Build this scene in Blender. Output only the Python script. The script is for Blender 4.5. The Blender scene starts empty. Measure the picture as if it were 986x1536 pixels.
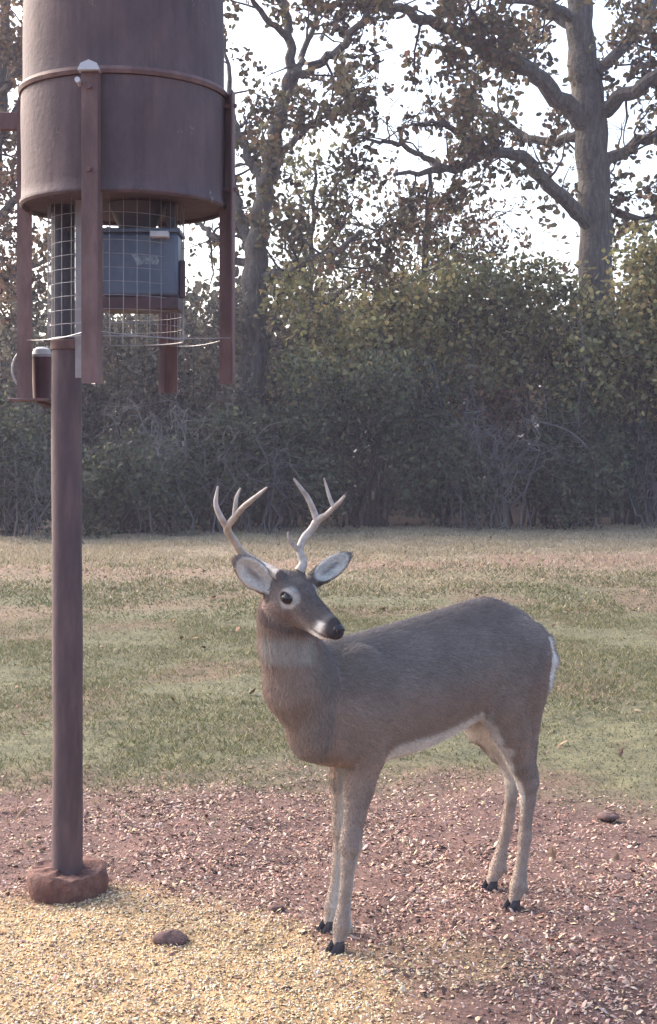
import bpy, math, random
import numpy as np
from mathutils import Vector, Matrix

# ------------------------------------------------------------------ camera, sky, sun, exposure
FPX, PXC, PYH, CAMH = 2000.0, 493.0, 660.0, 1.58      # focal length in photo pixels, centre column, horizon row, camera height
sc = bpy.context.scene
COL = sc.collection
cam_d = bpy.data.cameras.new('camera')
cam = bpy.data.objects.new('camera', cam_d); COL.objects.link(cam)
cam.location = (0, 0, CAMH); cam.rotation_euler = (math.radians(90), 0, 0)
cam_d.sensor_fit = 'VERTICAL'; cam_d.sensor_height = 36.0
cam_d.lens = 36.0 * FPX / 1536.0
cam_d.shift_y = -(768.0 - PYH) / 1536.0
cam_d.clip_start = 0.05; cam_d.clip_end = 3000
sc.camera = cam
sc.render.resolution_x = 657; sc.render.resolution_y = 1024

SUN_EL, SUN_AZ = math.radians(33), math.radians(-55)   # azimuth of the sun, clockwise from +Y
w = bpy.data.worlds.new('World'); sc.world = w; w.use_nodes = True
nt = w.node_tree
sky = nt.nodes.new('ShaderNodeTexSky'); sky.sky_type = 'NISHITA'; sky.sun_disc = False
sky.sun_elevation = SUN_EL; sky.sun_rotation = SUN_AZ
sky.air_density = 1.0; sky.dust_density = 5.0; sky.ozone_density = 1.4
bg = nt.nodes['Background']; bg.inputs['Strength'].default_value = 0.15
nt.links.new(sky.outputs[0], bg.inputs['Color'])
sd = bpy.data.lights.new('sun', 'SUN'); sd.energy = 1.0; sd.angle = math.radians(25); sd.color = (1.0, 0.92, 0.89)
sun = bpy.data.objects.new('sun', sd); COL.objects.link(sun)
sun.location = (-8, 6, 12)
sdir = Vector((math.sin(SUN_AZ) * math.cos(SUN_EL), math.cos(SUN_AZ) * math.cos(SUN_EL), math.sin(SUN_EL)))
sun.rotation_euler = (-sdir).to_track_quat('-Z', 'Y').to_euler()
vs = sc.view_settings
vs.view_transform = 'Standard'; vs.look = 'None'; vs.gamma = 1.0; vs.exposure = 1.98
vs.use_curve_mapping = False

# ------------------------------------------------------------------ helpers
rng = np.random.default_rng(7)
random.seed(7)

def W(px, py, d):
    return np.array([(px - PXC) / FPX * d, d, CAMH - (py - PYH) / FPX * d])

def lin(r, g, b):
    f = lambda c: (c / 255 / 12.92) if c / 255 <= 0.04045 else ((c / 255 + 0.055) / 1.055) ** 2.4
    return (f(r), f(g), f(b))

def hash2(ix, iy, seed=0):
    n = (ix.astype(np.int64) * 374761393 + iy.astype(np.int64) * 668265263 + seed * 982451653) & 0xFFFFFFFF
    n = ((n ^ (n >> 13)) * 1274126177) & 0xFFFFFFFF
    return ((n ^ (n >> 16)) & 0xFFFF) / 65535.0

def vnoise(x, y, seed=0):
    ix = np.floor(x); iy = np.floor(y); fx = x - ix; fy = y - iy
    fx = fx * fx * (3 - 2 * fx); fy = fy * fy * (3 - 2 * fy)
    a = hash2(ix, iy, seed); b = hash2(ix + 1, iy, seed); c = hash2(ix, iy + 1, seed); d = hash2(ix + 1, iy + 1, seed)
    return (a * (1 - fx) + b * fx) * (1 - fy) + (c * (1 - fx) + d * fx) * fy

def fbm(x, y, seed=0, octv=4):
    s = 0; a = 0.5; t = 0
    for k in range(octv):
        s = s + a * vnoise(x * 2 ** k, y * 2 ** k, seed + k); t += a; a *= 0.5
    return s / t

def sstep(a, b, x):
    t = np.clip((x - a) / (b - a), 0, 1)
    return t * t * (3 - 2 * t)

def new_mat(name):
    m = bpy.data.materials.new(name); m.use_nodes = True
    n = m.node_tree; b = n.nodes['Principled BSDF']
    return m, n, b

def noise_node(n, scale, detail=4, rough=0.6, coord='Object', stretch=None):
    tc = n.nodes.new('ShaderNodeTexCoord'); t = n.nodes.new('ShaderNodeTexNoise')
    t.inputs['Scale'].default_value = scale; t.inputs['Detail'].default_value = detail; t.inputs['Roughness'].default_value = rough
    if stretch:
        mp = n.nodes.new('ShaderNodeMapping'); mp.inputs['Scale'].default_value = stretch
        n.links.new(tc.outputs[coord], mp.inputs['Vector']); n.links.new(mp.outputs[0], t.inputs['Vector'])
    else:
        n.links.new(tc.outputs[coord], t.inputs['Vector'])
    return t

def ramp(n, src, stops):
    r = n.nodes.new('ShaderNodeValToRGB'); e = r.color_ramp.elements
    while len(e) < len(stops): e.new(0.5)
    for k, (p, c) in enumerate(stops):
        e[k].position = p; e[k].color = (*c, 1)
    n.links.new(src, r.inputs[0]); return r

def mixc(n, fac, a, b, mode='MIX'):
    m = n.nodes.new('ShaderNodeMix'); m.data_type = 'RGBA'; m.blend_type = mode
    for sock, v in ((m.inputs[0], fac), (m.inputs[6], a), (m.inputs[7], b)):
        if hasattr(v, 'is_linked') or isinstance(v, bpy.types.NodeSocket): n.links.new(v, sock)
        elif isinstance(v, tuple): sock.default_value = (*v, 1) if len(v) == 3 else v
        else: sock.default_value = v
    return m.outputs[2]

def bump(n, b, src, strength=0.3, dist=0.01):
    bp = n.nodes.new('ShaderNodeBump'); bp.inputs['Strength'].default_value = strength; bp.inputs['Distance'].default_value = dist
    n.links.new(src, bp.inputs['Height']); n.links.new(bp.outputs[0], b.inputs['Normal'])

def patchy(name, stops, scale=6, rough=0.8, bumps=0.3, bscale=40, bdist=0.004, metal=0.0, stretch=None, spec=0.4):
    m, n, b = new_mat(name)
    t = noise_node(n, scale, 5, 0.65, stretch=stretch)
    r = ramp(n, t.outputs[0], stops)
    n.links.new(r.outputs[0], b.inputs['Base Color'])
    b.inputs['Roughness'].default_value = rough; b.inputs['Metallic'].default_value = metal
    b.inputs['Specular IOR Level'].default_value = spec
    t2 = noise_node(n, bscale, 3)
    bump(n, b, t2.outputs[0], bumps, bdist)
    return m

def attr_mat(name, attr='col', rough=0.85, transl=0.0, nscale=None, namp=0.3, spec=0.2, bumpv=0.0):
    m, n, b = new_mat(name)
    a = n.nodes.new('ShaderNodeAttribute'); a.attribute_name = attr
    colr = a.outputs['Color']
    if nscale:
        t = noise_node(n, nscale, 4)
        r = ramp(n, t.outputs[0], [(0.25, (1 - namp,) * 3), (0.75, (1 + namp,) * 3)])
        colr = mixc(n, 1.0, colr, r.outputs[0], 'MULTIPLY')
        if bumpv: bump(n, b, t.outputs[0], bumpv, 0.004)
    n.links.new(colr, b.inputs['Base Color'])
    b.inputs['Roughness'].default_value = rough; b.inputs['Specular IOR Level'].default_value = spec
    if transl > 0:
        tr = n.nodes.new('ShaderNodeBsdfTranslucent'); n.links.new(colr, tr.inputs['Color'])
        mx = n.nodes.new('ShaderNodeMixShader'); mx.inputs[0].default_value = transl
        n.links.new(b.outputs[0], mx.inputs[1]); n.links.new(tr.outputs[0], mx.inputs[2])
        n.links.new(mx.outputs[0], n.nodes['Material Output'].inputs['Surface'])
    return m

def link(o, parent=None, label=None, cat=None, group=None, kind=None):
    COL.objects.link(o)
    if parent: o.parent = parent
    if label: o['label'] = label
    if cat: o['category'] = cat
    if group: o['group'] = group
    if kind: o['kind'] = kind
    return o

def empty(name, loc, label, cat, group=None, rz=0):
    o = bpy.data.objects.new(name, None); o.location = loc; o.rotation_euler = (0, 0, rz)
    o.empty_display_size = 0.1
    return link(o, None, label, cat, group)

def mesh_obj(name, verts, faces, mat, parent=None, smooth=True, col=None, **kw):
    """faces: (n,k) int array or a list of lists; col: (nverts,3)"""
    me = bpy.data.meshes.new(name)
    verts = np.asarray(verts, dtype=np.float32)
    if isinstance(faces, np.ndarray):
        nf, k = faces.shape
        me.vertices.add(len(verts)); me.vertices.foreach_set('co', verts.ravel())
        me.loops.add(nf * k); me.loops.foreach_set('vertex_index', faces.astype(np.int32).ravel())
        me.polygons.add(nf); me.polygons.foreach_set('loop_start', (np.arange(nf) * k).astype(np.int32))
        me.update(calc_edges=True)
    else:
        me.from_pydata([tuple(map(float, v)) for v in verts], [], [list(map(int, f)) for f in faces])
    me.validate()
    me.polygons.foreach_set('use_smooth', np.full(len(me.polygons), bool(smooth)))
    if col is not None:
        a = me.attributes.new('col', 'FLOAT_COLOR', 'POINT')
        c4 = np.ones((len(verts), 4), np.float32); c4[:, :3] = col
        a.data.foreach_set('color', c4.ravel())
    if mat: me.materials.append(mat)
    return link(bpy.data.objects.new(name, me), parent, **kw)

class MB:
    """collects tubes, boxes and rings into one mesh"""
    def __init__(s): s.v = []; s.f = []; s.n = 0
    def add(s, v, f):
        s.v.append(np.asarray(v, float)); s.f += [[i + s.n for i in q] for q in f]; s.n += len(v)
    def tube(s, pts, rad, sides=8, caps=True):
        pts = np.asarray(pts, float); n = len(pts)
        rad = np.broadcast_to(np.asarray(rad, float), (n,))
        tg = np.gradient(pts, axis=0); tg /= np.linalg.norm(tg, axis=1)[:, None] + 1e-9
        ref = np.array([0, 0, 1.0]) if abs(tg[0, 2]) < 0.9 else np.array([1.0, 0, 0])
        vs_ = []
        u = np.cross(tg[0], ref); u /= np.linalg.norm(u)
        for k in range(n):
            u = u - tg[k] * (u @ tg[k]); u /= np.linalg.norm(u) + 1e-9
            v = np.cross(tg[k], u)
            a = np.arange(sides) * 2 * math.pi / sides
            vs_.append(pts[k] + rad[k] * (np.cos(a)[:, None] * u + np.sin(a)[:, None] * v))
        V = np.vstack(vs_); f = []
        for k in range(n - 1):
            for j in range(sides):
                j2 = (j + 1) % sides
                f.append([k * sides + j, k * sides + j2, (k + 1) * sides + j2, (k + 1) * sides + j])
        if caps:
            f.append(list(range(sides))[::-1]); f.append([(n - 1) * sides + j for j in range(sides)])
        s.add(V, f); return s
    def box(s, c, size, rz=0.0):
        c = np.asarray(c, float); h = np.asarray(size, float) / 2
        V = np.array([[x, y, z] for x in (-1, 1) for y in (-1, 1) for z in (-1, 1)]) * h
        R = np.array([[math.cos(rz), -math.sin(rz), 0], [math.sin(rz), math.cos(rz), 0], [0, 0, 1]])
        s.add(V @ R.T + c, [[0, 1, 3, 2], [4, 6, 7, 5], [0, 4, 5, 1], [2, 3, 7, 6], [0, 2, 6, 4], [1, 5, 7, 3]]); return s
    def lathe(s, c, prof, sides=48, caps=True):
        c = np.asarray(c, float); a = np.arange(sides) * 2 * math.pi / sides; V = []; f = []
        for r, z in prof: V.append(np.c_[c[0] + r * np.cos(a), c[1] + r * np.sin(a), np.full(sides, c[2] + z)])
        for k in range(len(prof) - 1):
            for j in range(sides):
                j2 = (j + 1) % sides
                f.append([k * sides + j, k * sides + j2, (k + 1) * sides + j2, (k + 1) * sides + j])
        if caps:
            f.append(list(range(sides))[::-1]); f.append([(len(prof) - 1) * sides + j for j in range(sides)])
        s.add(np.vstack(V), f); return s
    def build(s, name, mat, parent=None, smooth=True, bevel=0, origin=None, **kw):
        V = np.vstack(s.v)
        if origin is not None: V = V - np.asarray(origin)
        o = mesh_obj(name, V, s.f, mat, parent, smooth, **kw)
        if bevel:
            b = o.modifiers.new('bevel', 'BEVEL'); b.width = bevel; b.segments = 2; b.limit_method = 'ANGLE'
        if smooth:
            try: o.data.set_sharp_from_angle(angle=math.radians(40))
            except Exception: pass
        return o

def smooth_path(pts, n=6):
    """Catmull-Rom through the points (any number of columns)"""
    P = np.asarray(pts, float); P = np.vstack([2 * P[0] - P[1], P, 2 * P[-1] - P[-2]]); out = []
    for i in range(1, len(P) - 2):
        for t in np.linspace(0, 1, n, endpoint=False):
            a, b, c, d = P[i - 1], P[i], P[i + 1], P[i + 2]
            out.append(0.5 * (2 * b + (c - a) * t + (2 * a - 5 * b + 4 * c - d) * t * t + (3 * b - 3 * c + d - a) * t ** 3))
    out.append(P[-2]); return np.array(out)

# ------------------------------------------------------------------ ground
def zone(x, y):
    """soft masks of the place: (dirt/litter, corn, red bare earth far, dry far grass)"""
    nz = fbm(x * 0.9 + 3, y * 0.9, 3); n2 = fbm(x * 3.1, y * 3.1, 9)
    edge = 6.2 - 0.75 * sstep(0.9, 1.7, x) + (nz - 0.5) * 1.3 + (n2 - 0.5) * 0.5
    dirt = 1 - sstep(edge - 0.6, edge + 0.9, y)
    dd = np.hypot((x + 0.75) / 1.05, (y - 3.75) / 0.98)
    corn = 1 - sstep(0.68, 1.04, dd + (n2 - 0.5) * 0.35 + (fbm(x * 9, y * 9, 21) - 0.5) * 0.3)
    corn = np.maximum(corn, 0.35 * (1 - sstep(0.2, 0.6, np.hypot((x - 0.28) / 0.9, (y - 4.05) / 0.35) + (n2 - 0.5) * 0.6)))
    red = np.exp(-((y - 16.9 - 0.10 * x) / 1.5) ** 2) * sstep(0.36, 0.6, fbm(x * 0.30, y * 0.45, 41))
    red = np.maximum(red, 0.7 * np.exp(-((y - 12.2) / 1.0) ** 2) * sstep(0.55, 0.7, fbm(x * 0.6 + 9, y * 0.6, 77)) * (x < 0))
    dry = sstep(13.0, 19.5, y + (fbm(x * 0.4, y * 0.4, 15) - 0.5) * 5)
    return dirt, corn, red, dry

def axis(a, b, fine_a, fine_b, fine, grow=1.25):
    pts = list(np.arange(fine_a, fine_b + 1e-6, fine)); s = fine; p = pts[-1]
    while p < b: s *= grow; p += s; pts.append(p)
    s = fine; p = pts[0]; pre = []
    while p > a: s *= grow; p -= s; pre.append(p)
    return np.array(pre[::-1] + pts)
gx = axis(-240, 240, -2.6, 2.6, 0.035, 1.12); gy = axis(-60, 300, 3.0, 7.4, 0.035, 1.045)
X, Y = np.meshgrid(gx, gy)
def ground_z(x, y):
    far = sstep(6.2, 9, y)
    near = 1 - sstep(8, 14, np.hypot(x, y))
    for hx, hy, hr_ in ((0.04, 4.13, 0.13), (0.0, 4.28, 0.13), (0.63, 4.50, 0.13), (0.57, 4.69, 0.13), (-0.918, 4.67, 0.22)):
        near = near * sstep(hr_ * 0.6, hr_ * 1.5, np.hypot(x - hx, y - hy))
    return (fbm(x * 0.5, y * 0.5, 5) - 0.5) * 0.10 * far + ((fbm(x * 7, y * 7, 6) - 0.52) * 0.026 + (fbm(x * 2.3, y * 2.3, 8) - 0.5) * 0.05) * near
Z = ground_z(X, Y)
dirt, corn, red, dry = zone(X, Y)
def mixv(a, b, t): return a * (1 - t[..., None]) + np.asarray(b) * t[..., None]
c_grass = np.array([0.135, 0.132, 0.080]); base = np.ones(X.shape + (3,)) * c_grass
base = mixv(base, (0.15, 0.105, 0.075), sstep(0.45, 0.7, fbm(X * 1.3, Y * 1.3, 31)) * 0.8)
base = mixv(base, (0.30, 0.25, 0.175), dry)
base = mixv(base, (0.22, 0.140, 0.105), np.clip(red * 0.85, 0, 1))
base = mixv(base, (0.155, 0.096, 0.082), dirt)
base = mixv(base, (0.42, 0.285, 0.15), np.clip(corn, 0, 1) * 0.92)
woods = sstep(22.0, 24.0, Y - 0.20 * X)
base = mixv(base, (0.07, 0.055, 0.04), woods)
nr, ncg = X.shape
idx = np.arange(nr * ncg).reshape(nr, ncg)
gf = np.stack([idx[:-1, :-1], idx[:-1, 1:], idx[1:, 1:], idx[1:, :-1]], -1).reshape(-1, 4)
gm, n, b = new_mat('earth')
a = n.nodes.new('ShaderNodeAttribute'); a.attribute_name = 'col'
t1 = noise_node(n, 55, 6, 0.7); t2 = noise_node(n, 7, 5, 0.6)
r1 = ramp(n, t1.outputs[0], [(0.3, (0.45,) * 3), (0.52, (1.0,) * 3), (0.72, (1.5,) * 3)])
r2 = ramp(n, t2.outputs[0], [(0.3, (0.72, 0.72, 0.74)), (0.7, (1.2, 1.16, 1.12))])
c = mixc(n, 1.0, mixc(n, 1.0, a.outputs['Color'], r1.outputs[0], 'MULTIPLY'), r2.outputs[0], 'MULTIPLY')
n.links.new(c, b.inputs['Base Color']); b.inputs['Roughness'].default_value = 0.95; b.inputs['Specular IOR Level'].default_value = 0.15
bump(n, b, t1.outputs[0], 0.7, 0.012)
mesh_obj('ground', np.stack([X, Y, Z], -1).reshape(-1, 3), gf, gm, col=base.reshape(-1, 3), kind='structure',
         label='field of short grass with trampled reddish earth around the feeder', cat='ground')

# ------------------------------------------------------------------ scattered ground cover: chaff, corn, grass
def scatter_flakes(name, P, size, aspect, colr, tilt, mat, height=0.3, k=6, **kw):
    """low domed flakes with k-sided outline, one fan each"""
    m = len(P); th = rng.uniform(0, 2 * math.pi, m)
    ang = np.arange(k) * 2 * math.pi / k
    rad = 1 + rng.uniform(-0.28, 0.28, (m, k))
    ex = np.cos(ang) * rad; ey = np.sin(ang) * rad * aspect[:, None]
    tx = rng.normal(0, tilt, m); ty = rng.normal(0, tilt, m)
    lx = ex * np.cos(th)[:, None] - ey * np.sin(th)[:, None]
    ly = ex * np.sin(th)[:, None] + ey * np.cos(th)[:, None]
    lz = lx * tx[:, None] + ly * ty[:, None]
    low = np.minimum(lz.min(1), 0)
    S = size[:, None]
    V = np.zeros((m, k + 1, 3))
    V[:, :k, 0] = P[:, 0:1] + lx * S; V[:, :k, 1] = P[:, 1:2] + ly * S
    V[:, :k, 2] = P[:, 2:3] + (lz - low[:, None]) * S
    V[:, k, 0] = P[:, 0]; V[:, k, 1] = P[:, 1]; V[:, k, 2] = P[:, 2] + (-low + height) * size
    f = np.array([[j, (j + 1) % k, k] for j in range(k)])
    Fc = (np.arange(m)[:, None, None] * (k + 1) + f[None]).reshape(-1, 3)
    C = np.repeat(colr, k + 1, axis=0)
    return mesh_obj(name, V.reshape(-1, 3), Fc, mat, smooth=False, col=C, kind='stuff', **kw)

def pick(pal, wts, m, jit=0.12):
    pal = np.array(pal); i = rng.choice(len(pal), m, p=np.array(wts) / sum(wts))
    return np.clip(pal[i] * (1 + rng.normal(0, jit, (m, 1))) * (1 + rng.normal(0, 0.03, (m, 3))), 0, 0.9)

litter_mat = attr_mat('dry_litter', rough=0.8, nscale=300, namp=0.25)
m = 190000
x = rng.uniform(-2.6, 2.6, m); y = 3.1 + 4.2 * rng.uniform(0, 1, m) ** 0.9
dz_, co_, _, _ = zone(x, y)
dens = sstep(0.12, 0.8, dz_) * (0.42 + 0.85 * sstep(0.35, 0.62, fbm(x * 2.2, y * 2.2, 88))) * (0.45 + 0.75 * sstep(0.34, 0.56, fbm(x * 8, y * 8, 89))) * (1 - 0.80 * co_)
dens *= 1 - 0.65 * sstep(0.85, 1.25, x + (fbm(x * 1.7, y * 1.7, 12) - 0.5) * 0.8)
dens *= 0.35 + 0.65 * (1 - sstep(5.2, 6.2, y))
keep = rng.uniform(0, 1, m) < dens
x, y = x[keep], y[keep]; m = len(x)
P = np.c_[x, y, ground_z(x, y)]
cc = pick([(0.56, 0.41, 0.33), (0.42, 0.28, 0.22), (0.32, 0.17, 0.13), (0.13, 0.07, 0.055), (0.58, 0.45, 0.28), (0.07, 0.045, 0.04)],
          [0.24, 0.22, 0.2, 0.2, 0.1, 0.14], m)
scatter_flakes('corn_chaff', P, rng.uniform(0.003, 0.0065, m) * np.where(rng.uniform(0, 1, m) < 0.3, 1.75, 1.0), rng.uniform(0.3, 0.75, m), cc, 0.35, litter_mat,
               label='pinkish tan corn chaff and leaf bits strewn over bare earth', cat='chaff')
m = 100000
x = rng.uniform(-2.3, 1.4, m); y = rng.uniform(3.0, 5.0, m)
_, co_, _, _ = zone(x, y)
keep = rng.uniform(0, 1, m) < co_ * 0.95
x, y = x[keep], y[keep]; m = len(x)
P = np.c_[x, y, ground_z(x, y)]
cc = pick([(0.58, 0.43, 0.23), (0.62, 0.50, 0.33), (0.46, 0.33, 0.18), (0.60, 0.50, 0.40), (0.20, 0.11, 0.07), (0.10, 0.065, 0.05)],
          [0.30, 0.26, 0.16, 0.14, 0.08, 0.07], m)
scatter_flakes('corn_grain', P, rng.uniform(0.0026, 0.0062, m), rng.uniform(0.6, 0.95, m), cc, 0.3, litter_mat, height=0.5, k=5,
               label='spilled yellow corn grain lying around the round footing', cat='corn')

grass_mat = attr_mat('grass', rough=0.85, transl=0.25)
def grass(name, m, y0, y1, hmin, hmax, wd, label):
    u = rng.uniform(0, 1, m); y = np.sqrt(y0 ** 2 + u * (y1 ** 2 - y0 ** 2)); x = rng.uniform(-0.42, 0.42, m) * y
    di, _, rd, dr = zone(x, y)
    patch = sstep(0.30, 0.62, fbm(x * 1.3, y * 1.3, 31 + 100))
    dens = (1 - di) * (1 - 0.75 * np.clip(rd, 0, 1)) * (0.55 + 0.45 * patch) * (1 - sstep(22.6, 24.4, y - 0.2 * x))
    dens = np.maximum(dens, (0.02 + 0.5 * sstep(0.56, 0.68, fbm(x * 2.6, y * 2.6, 131))) * sstep(5.2, 6.2, y) * (y < 9))
    k = rng.uniform(0, 1, m) < dens
    x, y, dr, rd, patch = x[k], y[k], dr[k], rd[k], patch[k]; m = len(x)
    h = rng.uniform(hmin, hmax, m) * (0.7 + 0.6 * patch) * (1 + 0.9 * dr); th = rng.uniform(0, 2 * math.pi, m)
    lean = rng.normal(0, 0.75, (m, 2)) * h[:, None]
    z = ground_z(x, y) - 0.004; ww = wd * rng.uniform(0.6, 1.3, m)
    V = np.zeros((m, 3, 3))
    V[:, 0] = np.c_[x - np.cos(th) * ww, y - np.sin(th) * ww, z]; V[:, 1] = np.c_[x + np.cos(th) * ww, y + np.sin(th) * ww, z]
    V[:, 2] = np.c_[x + lean[:, 0], y + lean[:, 1], z + h]
    green = pick([(0.13, 0.135, 0.062), (0.10, 0.115, 0.05), (0.20, 0.175, 0.09), (0.27, 0.22, 0.14)], [0.4, 0.3, 0.2, 0.12], m)
    strw = pick([(0.40, 0.335, 0.235), (0.33, 0.275, 0.18), (0.25, 0.215, 0.125), (0.46, 0.39, 0.28)], [0.35, 0.3, 0.2, 0.15], m)
    t = (rng.uniform(0, 1, m) < dr * 0.95 + 0.08)[:, None]
    C = np.where(t, strw, green)
    return mesh_obj(name, V.reshape(-1, 3), np.arange(m * 3).reshape(m, 3), grass_mat, smooth=False,
                    col=np.repeat(C, 3, axis=0), kind='stuff', label=label, cat='grass')
grass('grass', 210000, 5.0, 12.0, 0.008, 0.030, 0.004, 'short grazed green grass between feeding spot and dry strip')
grass('grass', 240000, 12.0, 25.0, 0.010, 0.032, 0.010, 'paler straw coloured grass in front of the tree line')

m = 900
y = np.sqrt(rng.uniform(25, 22.5 ** 2, m)); x = rng.uniform(-0.42, 0.42, m) * y
k = rng.uniform(0, 1, m) < sstep(0.35, 0.6, fbm(x * 0.5, y * 0.5, 140)) + 0.15
x, y = x[k], y[k]; m = len(x)
cc = pick([(0.20, 0.12, 0.075), (0.30, 0.20, 0.12), (0.12, 0.075, 0.05), (0.36, 0.27, 0.18)], [0.35, 0.25, 0.25, 0.15], m)
scatter_flakes('fallen_leaves', np.c_[x, y, ground_z(x, y) + 0.006], rng.uniform(0.012, 0.030, m), rng.uniform(0.45, 0.8, m), cc, 0.5, litter_mat, height=0.25,
               label='brown fallen leaves lying scattered across the grass', cat='leaves')

# a few big clods and stones lying on the feeding spot
clod_mat = patchy('clod_earth', [(0.3, (0.07, 0.042, 0.04)), (0.7, (0.15, 0.09, 0.08))], 30, 0.95, 0.6, 90)
def clod(px, py, wpx, label, hr=0.45, seed=0):
    d = CAMH * FPX / (py - PYH); p = W(px, py, d); s = wpx / FPX * d / 2
    r = np.random.default_rng(seed); nu, nv = 12, 7; V = []; f = []
    dirs = r.normal(0, 1, (9, 3))
    for i in range(nv + 1):
        for j in range(nu):
            ph = math.pi * i / nv; t = 2 * math.pi * j / nu
            q = np.array([math.sin(ph) * math.cos(t), math.sin(ph) * math.sin(t), math.cos(ph)])
            q = q * (1 + 0.30 * np.sin(dirs[:6] @ q * 2.3).mean() * 2.0 + r.uniform(-0.07, 0.07))
            V.append(q * np.array([s, s * 0.75, s * hr]))
    for i in range(nv):
        for j in range(nu):
            f.append([i * nu + j, (i + 1) * nu + j, (i + 1) * nu + (j + 1) % nu, i * nu + (j + 1) % nu])
    o = mesh_obj('dirt_clod', V, f, clod_mat, smooth=True, label=label, cat='clod', group='dirt clods on the feeding spot')
    o.location = (p[0], p[1], s * hr * 0.30)
clod(255, 1414, 54, 'largest brown clod half buried in yellow corn', 0.42, 1)
clod(938, 1318, 40, 'flat dark clod on bare earth beyond hind hooves', 0.22, 2)
clod(915, 1226, 34, 'small dark clod at the grass edge', 0.35, 3)
clod(415, 1365, 26, 'small dark clod at the edge of the corn patch', 0.45, 4)

# ------------------------------------------------------------------ trees and thicket at the field edge
bark = patchy('oak_bark', [(0.3, (0.045, 0.040, 0.038)), (0.5, (0.085, 0.076, 0.066)), (0.72, (0.14, 0.125, 0.11))], 5, 0.95, 0.9, 12, 0.05, stretch=(3, 3, 0.6))
twig_m = patchy('grey_twig', [(0.3, (0.075, 0.074, 0.076)), (0.7, (0.17, 0.165, 0.165))], 3, 0.9, 0.3, 30, 0.01)
dark_twig = patchy('dark_twig', [(0.3, (0.035, 0.030, 0.030)), (0.7, (0.085, 0.072, 0.066))], 3, 0.9, 0.3, 30, 0.01)
leaf_m = attr_mat('leaves', rough=0.7, transl=0.30, spec=0.25)
OAK = ([(0.105, 0.085, 0.045), (0.085, 0.080, 0.040), (0.13, 0.085, 0.050), (0.06, 0.058, 0.034), (0.17, 0.11, 0.06)], [0.3, 0.25, 0.22, 0.15, 0.08])
OLIVE = ([(0.155, 0.15, 0.07), (0.115, 0.12, 0.058), (0.20, 0.18, 0.082), (0.08, 0.085, 0.046), (0.26, 0.20, 0.095)], [0.3, 0.28, 0.2, 0.15, 0.07])
GOLD = ([(0.28, 0.245, 0.10), (0.20, 0.195, 0.085), (0.36, 0.28, 0.125), (0.12, 0.125, 0.060)], [0.3, 0.32, 0.16, 0.22])
DARK = ([(0.062, 0.078, 0.048), (0.042, 0.058, 0.038), (0.095, 0.105, 0.058), (0.07, 0.068, 0.055)], [0.35, 0.3, 0.2, 0.15])
RUST = ([(0.16, 0.095, 0.052), (0.12, 0.085, 0.046), (0.20, 0.115, 0.062), (0.085, 0.07, 0.042)], [0.3, 0.3, 0.15, 0.25])
DULL = ([(0.085, 0.082, 0.062), (0.11, 0.10, 0.075), (0.06, 0.062, 0.05), (0.14, 0.115, 0.08)], [0.35, 0.25, 0.25, 0.15])

def leaves_mesh(name, P, size, pal, parent, droop=0.3, mat=None, **kw):
    """one folded four-point leaf for each row of P"""
    m = len(P); size = np.broadcast_to(size, (m,)) * rng.uniform(0.65, 1.3, m)
    ax = rng.normal(0, 1, (m, 3)); ax[:, 2] -= droop; ax /= np.linalg.norm(ax, axis=1)[:, None]
    sd_ = np.cross(ax, rng.normal(0, 1, (m, 3))); sd_ /= np.linalg.norm(sd_, axis=1)[:, None] + 1e-9
    nn = np.cross(ax, sd_); S = size[:, None]
    V = np.zeros((m, 6, 3)); j = lambda: rng.uniform(0.75, 1.25, (m, 1))
    V[:, 0] = P; V[:, 3] = P + ax * S
    V[:, 1] = P + ax * S * 0.30 + sd_ * S * 0.27 * j() + nn * S * 0.08; V[:, 5] = P + ax * S * 0.30 - sd_ * S * 0.27 * j() + nn * S * 0.08
    V[:, 2] = P + ax * S * 0.74 + sd_ * S * 0.30 * j() + nn * S * 0.08 * j(); V[:, 4] = P + ax * S * 0.74 - sd_ * S * 0.30 * j() + nn * S * 0.08 * j()
    f = (np.arange(m)[:, None, None] * 6 + np.array([[0, 1, 2, 3], [0, 3, 4, 5]])[None]).reshape(-1, 4)
    C = pick(pal[0], pal[1], m, 0.2)
    C = C * (0.45 + 1.2 * fbm(P[:, 0] * 1.6 + P[:, 1] * 1.1, P[:, 2] * 1.9 + P[:, 1] * 0.7, 19, 3))[:, None]
    return mesh_obj(name, V.reshape(-1, 3), f, mat or leaf_m, parent, smooth=False, col=np.repeat(C, 6, axis=0), **kw)

def tubes_fast(name, paths, mat, parent, sides=4, **kw):
    """many thin tapered tubes: list of (pts (k,3), r0, r1)"""
    V = []; f = []; n0 = 0; a = np.arange(sides) * 2 * math.pi / sides
    for pts, r0, r1 in paths:
        k = len(pts); tg = np.gradient(pts, axis=0); tg /= np.linalg.norm(tg, axis=1)[:, None] + 1e-9
        ref = np.array([0.31, 0.17, 0.93]); u = np.cross(tg, ref); u /= np.linalg.norm(u, axis=1)[:, None] + 1e-9; v = np.cross(tg, u)
        rr = np.linspace(r0, r1, k)[:, None, None]
        V.append((pts[:, None] + rr * (np.cos(a)[None, :, None] * u[:, None] + np.sin(a)[None, :, None] * v[:, None])).reshape(-1, 3))
        i = np.arange(k - 1)[:, None] * sides; j = np.arange(sides)[None]; j2 = (j + 1) % sides
        f.append(np.stack([n0 + i + j, n0 + i + j2, n0 + i + sides + j2, n0 + i + sides + j], -1).reshape(-1, 4)); n0 += k * sides
    return mesh_obj(name, np.vstack(V), np.vstack(f), mat, parent, kind='stuff', **kw)

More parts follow.
